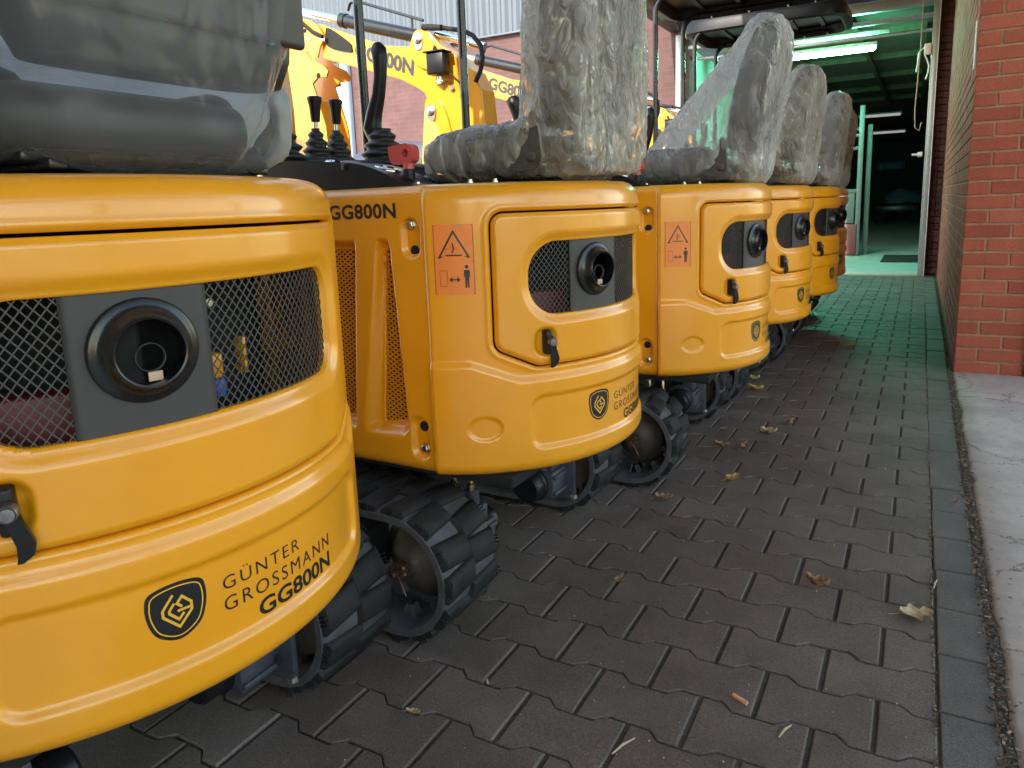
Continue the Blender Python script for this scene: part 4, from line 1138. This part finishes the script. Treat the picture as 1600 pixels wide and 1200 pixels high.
# litter in the gutter between paving and concrete
lt = MB()
for k in range(5200):
    y = .9+8.6*rng.random()**1.5; w = .009 if y < 4.6 else .004
    clump = max(0, noise.noise(Vector((y*6, 2, 0))))
    x = .192+rng.gauss(0, w)+(.016*clump*rng.random()); s = .0016+.0035*rng.random()**2
    R_ = Matrix.Rotation(rng.random()*6.3, 3, 'Z') @ Matrix.Rotation(rng.gauss(0, .5), 3, 'X')
    lt.box((x, y, -.004+.010*rng.random()+.006*clump), (s*(1+2*rng.random()), s, s*.5), R_)
for k in range(900):      # grit in the joint beside the edge course and in the block joints
    y = .9+5*rng.random()**1.4; s = .0012+.0022*rng.random()**2
    lt.box((.0795+rng.gauss(0, .0022), y, -.001+.003*rng.random()), (s*1.6, s, s), Matrix.Rotation(rng.random()*6.3, 3, 'Z'))
tag(lt.build('gutter_litter', M['litter'], None), kind='stuff')
gr = MB()
for k in range(420):
    y = .8+5.5*rng.random()**1.3; x = -1.0+1.05*rng.random(); s = .0009+.0016*rng.random()**3
    gr.lathe([(s*.3, 0), (s, s*.5), (s*.5, s*1.1)], (x, y, .0005), (rng.gauss(0, .3), rng.gauss(0, .3), 1), 5)
tag(gr.build('white_grit', M['twig'], None), kind='stuff')

# ------------------------------------------------------------------ brickwork beside the drive (every brick a block)
def brick_wall(name, x0, x1, y0, y1, zt, mats, label, cat, course=.0752, L=.22, phase=.0625, faces=('front', 'left')):
    root = empty(name, (x0, y0, 0)); tag(root, label, cat)
    br = MB(); T = .1; mort = .010
    def one(cx, cy, cz, dx, dy, dz):
        j = lambda: rng.gauss(0, .0008)
        br.bbox((cx-x0+j(), cy-y0+j(), cz+j()*.6), (dx, dy, dz), .003, 1, None, 0, False)
    k = 0
    z = phase-course
    while z < zt:
        cz = z+course/2+mort/2; h = course-mort
        if cz-h/2 < .001: cz = (z+course+.001)/2+.0; h = max(.01, z+course-.001-.0)
        off = (k % 2)*L/2
        if 'front' in faces:
            x = x0+(-(L/2) if k % 2 else 0)
            while x < x1:
                a, b = max(x, x0), min(x+L-mort, x1)
                if b-a > .03: one((a+b)/2, y0+T/2, cz, b-a, T, h)
                x += L
        if 'left' in faces:
            y = y0+T+mort - (0 if k % 2 else L/2-.0)
            y = y0+(L if k % 2 == 0 else L/2)-.0 if False else y0+T+mort-(L/2 if k % 2 else 0)
            while y < y1:
                a, b = max(y, y0+T+mort), min(y+L-mort, y1)
                if b-a > .03: one(x0+T/2, (a+b)/2, cz, T, b-a, h)
                y += L
        z += course; k += 1
    br.build('brick_face', mats[0], root, recalc=False)
    mo = MB(); mo.box(((x1-x0)/2+.005, (y1-y0)/2+.005, zt/2), (x1-x0-.0, y1-y0-.0, zt-.004)); 
    # core set back a few millimetres behind the brick faces
    mo = MB(); mo.box(((x0+.006+x1)/2-x0, (y0+.006+y1-.002)/2-y0, zt/2), (x1-x0-.006, y1-y0-.008, zt-.004)); mo.build('mortar_core', mats[1], root)
    return root
BX, BY = .212, 4.64
brick_wall('brick_pier', BX, .84, BY, 9.99, 3.5, (M['brick'], M['mortar']), 'long red brick wall running to the hall doorway with its mortared end facing the camera', 'brick wall')
rp = MB(); rp.tube([(BX-.008, BY+.03, 1.62), (BX-.008, BY+.03, 1.86)], .006, 8); tag(rp.build('wall_strip', M['white_paint']), 'thin white strip fixed upright at the corner of the red brick wall', 'strip')
pp = MB(); pp.bbox((.548, BY-.02, .75), (.02, .02, 1.5), .003); tag(pp.build('dark_post', M['black_paint']), 'thin dark upright post against the end of the red brick wall', 'post')

# ------------------------------------------------------------------ the hall: front wall, doorway, inside
hall = empty('workshop_hall', (0, 10.4, 0)); tag(hall, 'workshop hall with brick front, grey blue cladding above and an open doorway', 'building')
YF = 10.4
w = MB(); w.box((-8.45, .15, 1.8), (11.1, .3, 3.6)); w.box((-1.45, .15, 3.5), (2.9, .3, .5)); wo = w.build('brick_front', M['far_brick'], hall)
q = MB(); V = []; F = []
xs = np.arange(-14, -2.9, .05)
for i, x in enumerate(xs):
    d = -.035 if (i % 4) in (0, 1) else 0
    V += [(x, -.02+d, 3.62), (x, -.02+d, 7.0)]
F = [(2*i, 2*i+2, 2*i+3, 2*i+1) for i in range(len(xs)-1)]
q.add(V, F); q.box((-8.45, .14, 5.3), (11.1, .3, 3.4)); q.bbox((-8.45, -.06, 3.60), (11.1, .05, .03), .004); q.build('cladding', M['cladding'], hall)
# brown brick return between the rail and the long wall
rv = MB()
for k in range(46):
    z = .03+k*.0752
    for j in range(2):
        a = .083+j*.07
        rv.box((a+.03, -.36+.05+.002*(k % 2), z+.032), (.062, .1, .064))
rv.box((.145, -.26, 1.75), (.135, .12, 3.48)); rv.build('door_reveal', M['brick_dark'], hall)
rl = MB(); rl.bbox((.046, -.40, 1.7), (.050, .07, 3.4), .004); rl.bbox((.016, -.385, 1.7), (.022, .09, 3.4), .003); rl.build('door_rail', M['galv'], hall)
rl = MB(); rl.bbox((-3.02, -.10, 1.6), (.07, .09, 3.2), .004); rl.build('door_rail', M['galv'], hall)
rl = MB(); rl.bbox((.0725, -.437, 1.7), (.008, .012, 3.4), .002); rl.build('rail_edge', M['white_paint'], hall)
hk = MB(); hk.bbox((-.03, -.42, 2.60), (.075, .06, .12), .01); hk.tube([(-.065, -.42, 2.62), (-.10, -.42, 2.60), (-.12, -.42, 2.56), (-.125, -.42, 2.46), (-.135, -.42, 2.36)], .008, 8); hk.tube([(-.06, -.42, 2.55), (-.03, -.42, 2.48), (-.010, -.42, 2.42), (-.015, -.42, 2.34), (-.035, -.42, 2.27)], .009, 8); hk.build('rail_hook', M['white_paint'], hall)
hb = MB(); hb.lathe([(.028, 0), (.028, .05)], (-.02, -.43, 1.43), (-1, 0, 0), 12); hb.lathe([(.012, .05), (.012, .11)], (-.02, -.43, 1.43), (-1, 0, 0), 8); hb.build('rail_knob', M['white_paint'], hall)
cord = MB(); cord.tube([(-.10, -.38, 3.3), (-.105, -.38, 2.6), (-.125, -.38, 1.95), (-.115, -.38, 1.75), (-.07, -.38, 1.70), (-.05, -.38, 1.8)], .006, 6); cord.build('pull_cord', M['twig'], hall)
th = MB(); th.bbox((-1.5, -.24, .0), (3.05, .30, .035), .004); th.build('threshold', M['soffit_pale'], hall)
tr_ = MB(); tr_.bbox((-1.45, -.12, 3.20), (2.95, .12, .12), .01); tr_.bbox((-1.45, .02, 3.05), (2.95, .05, .05), .005); tr_.tube([(-2.9, .2, 2.92), (.0, .2, 2.92)], .02, 8); tr_.build('door_header', M['galv'], hall)
inn = MB()
inn.add([(-2.9, .3, 3.4), (3.2, .3, 3.4), (3.2, 30, 3.9), (-2.9, 30, 3.9)], [(0, 1, 2, 3)])
inn.build('hall_ceiling', M['ceiling'], hall)
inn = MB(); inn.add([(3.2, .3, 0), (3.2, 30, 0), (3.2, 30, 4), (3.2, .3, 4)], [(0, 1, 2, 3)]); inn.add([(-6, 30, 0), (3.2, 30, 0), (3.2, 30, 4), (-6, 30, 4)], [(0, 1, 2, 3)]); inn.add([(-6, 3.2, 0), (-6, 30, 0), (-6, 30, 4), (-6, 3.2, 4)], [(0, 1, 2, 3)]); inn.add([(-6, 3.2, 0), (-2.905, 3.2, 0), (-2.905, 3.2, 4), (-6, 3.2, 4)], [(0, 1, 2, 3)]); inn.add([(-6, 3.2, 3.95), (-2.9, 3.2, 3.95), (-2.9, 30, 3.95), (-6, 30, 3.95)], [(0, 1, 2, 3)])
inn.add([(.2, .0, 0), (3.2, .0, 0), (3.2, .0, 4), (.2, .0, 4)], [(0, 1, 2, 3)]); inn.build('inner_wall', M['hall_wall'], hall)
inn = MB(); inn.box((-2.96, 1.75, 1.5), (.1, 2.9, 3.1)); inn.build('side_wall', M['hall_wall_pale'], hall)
jo = MB()
for y in (2.4, 5.0, 7.6, 10.2, 12.8): jo.box((0, y, 3.36+.016*y), (6, .10, .12))
for x in (-2.0, -.95, -.1, .9): jo.box((x, 8, 3.30+.016*8), (.07, 15.4, .09), Matrix.Rotation(math.atan(.0167), 3, 'X'))
jo.build('ceiling_joist', M['timber'], hall)
fl = MB(); fl.add([(-6, 10.40, .004), (3.2, 10.40, .004), (3.2, 40.4, .004), (-6, 40.4, .004)], [(0, 1, 2, 3)]); tag(fl.build('hall_floor', M['hall_floor']), kind='structure')

def tube_light(x0, x1, y, z, mat, label, r=.019):
    t = empty('tube_light', ((x0+x1)/2, y, z)); tag(t, label, 'tube light', 'fluorescent tubes under the hall ceiling'); h = (x1-x0)/2
    a = MB(); a.tube([(-h, 0, 0), (h, 0, 0)], r, 14); a.build('glass_tube', mat, t)
    a = MB(); a.bbox((0, 0, .055), (2*h+.08, .10, .05), .006); a.bbox((-h-.02, 0, .012), (.03, .04, .06), .004); a.bbox((h+.02, 0, .012), (.03, .04, .06), .004); a.build('lamp_batten', M['white_paint'], t)
tube_light(-2.15, -.67, 11.3, 2.905, M['tube_lit'], 'glowing green-white tube light just inside the doorway', .034)
tube_light(-1.85, -.71, 26, 3.37, M['tube_far'], 'dim pinkish tube light deep in the hall, the upper and longer of two', .045)
tube_light(-1.82, -.69, 32, 3.28, M['tube_far'], 'dim pinkish tube light deep in the hall, the lower and shorter of two', .05)
# reflector boards above the lit tube
rf = MB(); rf.bbox((-1.35, 11.15, 3.06), (1.75, .5, .02), .004); tag(rf.build('ceiling_panel', M['soffit_pale']), 'pale board fixed above the glowing tube light', 'panel')

rk = empty('steel_rack', (-1.0, 13.2, 0)); tag(rk, 'grey green steel rack with two tall posts and shelves just inside the hall', 'rack')
a = MB(); a.bbox((.105, 0, 1.19), (.075, .05, 2.38), .004); a.build('rack_post', M['rack'], rk)
a = MB(); a.bbox((.215, .25, 1.05), (.075, .05, 2.1), .004); a.build('rack_post', M['rack'], rk)
a = MB(); a.bbox((-.55, 0, 1.0), (.05, .05, 2.0), .004); a.build('rack_post', M['rack'], rk)
a = MB()
for z in (1.05, 1.72, 1.92, 2.02): a.bbox((-.24, 0, z), (.66, .045, .045 if z != 1.05 else .06), .003)
a.build('rack_shelf', M['rack'], rk)
a = MB(); a.bbox((-.16, .02, .78), (.42, .06, .5), .01); a.build('rack_panel', M['rack'], rk)
a = MB(); a.bbox((-.05, .1, .27), (.30, .3, .50), .01); a.build('rack_crate', M['dark_red'], rk)
vh = empty('covered_cart', (-.75, 29, 0)); tag(vh, 'dark cart loaded with a bluish plastic wrapped bundle deep in the hall', 'cart')
a = MB(); a.bbox((0, 0, .45), (1.5, 1.2, .35), .06); a.bbox((.05, -.62, .66), (.85, .05, .06), .01); a.build('cart_body', M['black_paint'], vh)
a = MB()
for x in (-.55, .55): a.lathe([(.2, -.07), (.22, 0), (.2, .07)], (x, -.5, .22), (0, 1, 0), 24)
a.build('cart_wheel', M['rubber'], vh)
a = MB(); a.lathe([(.62, 0), (.60, .15), (.50, .34), (.30, .46), (0, .5)], (.2, 0, .64), (0, 0, 1), 20); a.build('wrapped_bundle', M['car_plastic'], vh)
bw = empty('hall_window', (-1.38, 39.9, 2.28)); tag(bw, 'small bluish window in the dark back wall of the hall', 'window')
a = MB(); a.bbox((0, 0, 0), (1.28, .06, .44), .1, 3); a.build('window_pane', M['blue_pane'], bw)
a = MB(); a.bbox((-.42, -.05, -.05), (.16, .02, .28), .01); a.build('paper_sheet', M['frame_blue'], bw)
mt = MB(); mt.bbox((-.22, 12.55, .012), (.52, 1.3, .014), .005); tag(mt.build('floor_mat', M['mat']), 'black mat lying on the green lit hall floor beside the door rail', 'mat')

# drain pipe, side door and parked car at the sunlit front
dp = empty('drain_pipe', (-3.62, 10.27, 0)); tag(dp, 'white round drain pipe running up the brick front beside the doorway', 'pipe')
a = MB(); a.tube([(0, 0, 0), (0, 0, 4.4)], .055, 20); a.build('pipe_shaft', M['white_paint'], dp)
a = MB()
for z in (1.2, 2.55, 3.9): a.lathe([(.062, 0), (.062, .05)], (0, 0, z), (0, 0, 1), 20)
a.build('pipe_collar', M['white_paint'], dp)
sd = empty('side_door', (-9.6, 10.36, 0)); tag(sd, 'white door in a pale blue frame with a dark window above it in the brick front', 'door')
a = MB(); a.bbox((0, 0, 1.62), (1.16, .06, 3.1), .01); a.build('door_leaf', M['white_paint'], sd)
a = MB()
for x in (-.64, .64): a.bbox((x, -.03, 2.0), (.14, .12, 4.0), .01)
a.bbox((0, -.03, 3.28), (1.3, .12, .12), .01); a.bbox((0, -.03, 3.95), (1.42, .12, .1), .01); a.build('door_frame', M['frame_blue'], sd)
a = MB(); a.bbox((0, 0, 3.62), (1.14, .03, .54), .005); a.build('door_window', M['glass_dark'], sd)
a = MB(); a.bbox((.66, -.06, 2.35), (.05, .03, .12), .01); a.build('door_handle', M['steel'], sd)
cr = empty('parked_car', (-5.55, 7.3, 0)); tag(cr, 'dark car parked in front of the brick wall, its roof showing behind the levers', 'car')
prof = smooth_closed([(-1.9, .35), (-1.95, .75), (-1.2, .92), (-.75, 1.02), (-.25, 1.60), (.5, 1.74), (1.05, 1.60), (1.5, 1.10), (1.75, .95), (1.78, .4)], 5)
a = MB(); V = []; F = []; n = len(prof)
secs = ((-.80, .93, -.02), (-.74, 1.0, 0), (.74, 1.0, 0), (.80, .93, -.02))
for y, k, dz in secs: V += [(x*k, y*(1 if z < .95 else .86), .75+(z-.75)*k+dz) for x, z in prof]
for i in range(3):
    for j in range(n): F.append((i*n+j, i*n+(j+1) % n, (i+1)*n+(j+1) % n, (i+1)*n+j))
tri = tessellate_polygon([[Vector((p[0], p[1], 0)) for p in prof]])
F += [tuple(t) for t in tri]+[tuple(i+3*n for i in t) for t in tri]
a.add(V, F, 0, True); a.build('car_body', M['car_paint'], cr, autosmooth=40)
for sg in (-1, 1):
    a = MB(); a.prism([(-.62, 1.06), (-.18, 1.52), (.42, 1.62), (.42, 1.06)], lambda p: (p[0], sg*.688, p[1]), lambda p: (p[0], sg*.70, p[1])); a.prism([(.48, 1.06), (.48, 1.62), (.98, 1.50), (1.30, 1.08)], lambda p: (p[0], sg*.688, p[1]), lambda p: (p[0], sg*.70, p[1])); a.build('car_window', M['glass_dark'], cr)
    for x in (-1.25, 1.1):
        wq = MB(); wq.lathe([(.2, -.1), (.31, -.09), (.31, .09), (.2, .1), (.05, .105)], (x, sg*.72, .31), (0, sg, 0), 28); wq.build('car_wheel', M['rubber'], cr)

# ------------------------------------------------------------------ carport roof over the row
cp = empty('carport', (-3.1, 0, 0)); tag(cp, 'carport roof with a brown soffit edge over the row of machines', 'carport')
a = MB(); a.bbox((0, 8.7, 3.45), (.14, 3.36, .36), .01); a.build('edge_beam', M['soffit'], cp)
a = MB(); a.bbox((1.85, .4, 3.45), (.14, 19.6, .36), .01); a.build('edge_beam', M['soffit'], cp)  # inner beam, placed with the deck edge to let sky light into the gaps
a = MB(); a.box((3.42, .3, 3.70), (3.14, 19.8, .14)); a.box((.18, 8.7, 3.70), (.5, 3.36, .14)); a.build('roof_deck', M['soffit_pale'], cp)  # deck stretched far back to keep sun off the row
a = MB()
for y in (-8.5, -5.5, -2.5, .5, 3.5, 6.5, 9.4): a.bbox((3.4, y, 3.55), (2.9, .10, .16), .006)
a.build('roof_joist', M['timber'], cp)
a = MB()
for y in (-8.6,): a.bbox((1.85, y, 1.63), (.14, .14, 3.27), .008)
a.build('carport_post', M['soffit'], cp)

rbld = MB(); rbld.box((0,0,.3), (.3, 14, .6)); rbld.box((0, 0, 4.0), (.3, 14.0, .6)); [rbld.box((0, q, 1.52), (.28,.3,2.2)) for q in (-6.8, -2.3, 2.3, 6.8)]; o = rbld.build('light_slot_wall', M['baffle_wall']); o.location = (3.35, -2.4, 0); tag(o, 'added pale wall out of view, its long opening letting side light onto the hoods', 'wall')  # unseen wall, added so its long opening lights the rear hoods
rbld = MB(); rbld.box((0, 0, 2.2), (5.4, .3, 4.4)); rbld.box((-3.0, 4.3, 1.7), (.24, 8.4, 3.4)); rbld.box((-3.4, 8.7, 1.7), (3.4, .24, 3.4)); o = rbld.build('sun_block_wall', M['baffle_wall']); o.location = (.8, -9.6, 0); tag(o, 'added walls out of view that keep sun and stray light off the row', 'wall')  # unseen walls, added to shut out sun and fill from behind

# ------------------------------------------------------------------ leaves and scraps on the paving
def leaf(kind, x, y, size, rz, curl, label, mat, elong=1.5):
    mb = MB(); n = 14; m_ = 5; V = []; F = []; sd_ = rng.random()*50
    lob = []
    for i in range(n+1):
        t = i/n; base = math.sin(math.pi*min(1, t*1.02))**.7; w = base*(1+.55*math.sin(t*math.pi*5+.6)*(.4+.6*t))*.5
        lob.append((t-.5, max(.02, w)/elong))
    for i, (u, w) in enumerate(lob):
        for j in range(m_):
            v = (j/(m_-1)*2-1); x_ = u*size; y_ = v*w*size*(1+.25*noise.noise(Vector((u*6+sd_, v*2, 0))))
            z_ = .004+size*curl*(.30*(abs(v)**1.6)+.5*(2*u)**2*.35+.16*noise.noise(Vector((u*5+sd_, v*3, 2))))
            V.append((x_, y_, max(.0012, z_)))
    for i in range(n):
        for j in range(m_-1): F.append((i*m_+j, (i+1)*m_+j, (i+1)*m_+j+1, i*m_+j+1))
    mb.add(V, F, 0, True)
    off = len(V); mb.add([(p[0], p[1], p[2]-.0006) for p in V], [tuple(reversed(f)) for f in F], 0, True)
    mb.tube([(-size*.48, 0, .004+size*curl*.15), (-size*.66, size*.03, .006), (-size*.8, size*.05, .004)], .0009, 5)
    o = mb.build(kind, mat, None, recalc=False); o.location = (x, y, .001); o.rotation_euler = (0, 0, rz)
    tag(o, label, 'leaf', 'fallen leaves on the paving'); return o
LT, LB, LG = M['leaf_tan'], M['leaf_brown'], M['leaf_gold']
leaf('fallen_leaf', .045, 1.835, .075, .35, .45, 'large pale tan leaf on the paving next to the edge course, the biggest leaf', LT, 1.25)
leaf('fallen_leaf', -.18, 1.89, .060, -.2, 1.0, 'curled brown leaf across a block joint, on the machine side of the big tan leaf', LB, 2.2)
leaf('fallen_leaf', -.52, 3.14, .070, .3, .8, 'tan leaf on the paving in the light strip between the second and third track', LT, 1.6)
leaf('fallen_leaf', -.66, 2.89, .060, .1, .8, 'curled brown leaf on the paving beside the far track of the second machine', LB, 2.0)
leaf('fallen_leaf', -.575, 2.91, .05, 1.2, .9, 'small dark curled leaf next to the larger curled leaf before the third machine', LB, 2.2)
leaf('fallen_leaf', -.54, 2.54, .055, .8, .8, 'golden brown leaf lying alone in the shade before the third machine', LG, 1.7)
leaf('fallen_leaf', -.71, 2.27, .060, .4, .7, 'reddish brown leaf on the paving close below the rounded track of the third machine', LB, 1.9)
leaf('fallen_leaf', -.77, 4.08, .075, .2, .8, 'tan leaf of a pair by the third machine\'s track, the one closer to the doorway', LT, 1.7)
leaf('fallen_leaf', -.71, 3.86, .075, .0, .8, 'golden curled leaf of a pair by the third machine\'s track, away from the doorway', LG, 2.0)
leaf('fallen_leaf', -.45, 3.31, .050, 1.3, .9, 'small brown leaf standing on edge in the pale strip in front of the third machine', LB, 1.8)
leaf('fallen_leaf', -.37, 5.2, .08, .5, .6, 'dark leaf on the paving in front of the fifth machine', LB, 1.7)
leaf('fallen_leaf', -.705, 3.11, .03, .5, .7, 'tiny brown leaf scrap touching the far track of the second machine', LB, 1.6)
leaf('fallen_leaf', -.84, 1.03, .030, .3, .6, 'small pale leaf scrap in the block joint below the two largest tracks', LT, 2.4)
leaf('fallen_leaf', -.65, 1.69, .034, .9, 1.0, 'small reddish leaf scrap on the shaded paving below the second machine', LB, 2.0)
leaf('fallen_leaf', .15, 2.62, .026, .9, 1.0, 'tiny dark leaf scrap on the edge course', LB, 1.8)
ci = MB(); ci.tube([(-.020, 0, .006), (.014, 0, .006)], .0042, 10); o = ci.build('cigarette_stub', M['paper'], None); o.location = (-.262, 1.352, 0); o.rotation_euler = (0, 0, -.45); tag(o, 'orange brown cigarette stub on the paving at the lower edge of the light patch', 'cigarette stub')
for x, y, l, rz, lab in ((-.43, 1.13, .060, 1.15, 'pale wood sliver in a block joint on the machine side of the cigarette stub'), (-.17, 1.30, .045, 1.2, 'thin pale twig in the block joint beyond the cigarette stub'), (-.755, 1.18, .016, 2.2, 'tiny white splinter standing in a block joint near the second machine\'s track'), (.088, 2.02, .05, 1.4, 'thin pale twig in the joint beside the edge course')):
    tw = MB(); tw.tube([(-l/2, 0, .004), (0, .0015, .007), (l/2, 0, .005)], [.0016, .0028, .0012], 6); o = tw.build('wood_sliver', M['twig'], None); o.location = (x, y, 0); o.rotation_euler = (0, 0, rz); tag(o, lab, 'twig', 'wood slivers in the paving joints')

for o in list(COL.objects):
    if o.type == 'MESH' and o.name.split('.')[0] in ('cart_wheel', 'roof_joist', 'ceiling_joist'): far_pieces(o)

# ------------------------------------------------------------------ light
world = bpy.data.worlds.new('World'); scene.world = world; world.use_nodes = True
wn = world.node_tree; bg = wn.nodes['Background']
sun_dir = Vector((-.05, -.85, .53)).normalized()
elev = math.asin(sun_dir.z); az = math.atan2(sun_dir.x, sun_dir.y)
sk = wn.nodes.new('ShaderNodeTexSky'); sk.sky_type = 'NISHITA'; sk.sun_disc = False; sk.sun_elevation = elev; sk.sun_rotation = az % (2*math.pi)
sk.dust_density = 1; sk.ozone_density = 0; sk.air_density = 1.5
wn.links.new(sk.outputs[0], bg.inputs[0]); bg.inputs[1].default_value = .15
ld = bpy.data.lights.new('sun', 'SUN'); ld.energy = 2.0; ld.angle = rad(.5); ld.color = (1, .93, .82)
lo = bpy.data.objects.new('sun', ld); COL.objects.link(lo); lo.rotation_euler = sun_dir.to_track_quat('Z', 'Y').to_euler()

scene.view_settings.view_transform = 'Standard'; scene.view_settings.look = 'None'
scene.view_settings.exposure = 2.3; scene.view_settings.gamma = 1
scene.render.engine = 'CYCLES'
cy = scene.cycles
cy.max_bounces = 9; cy.diffuse_bounces = 5; cy.glossy_bounces = 4; cy.transmission_bounces = 6; cy.transparent_max_bounces = 16
cy.caustics_reflective = False; cy.caustics_refractive = False
cy.use_denoising = True
cy.sample_clamp_indirect = 6
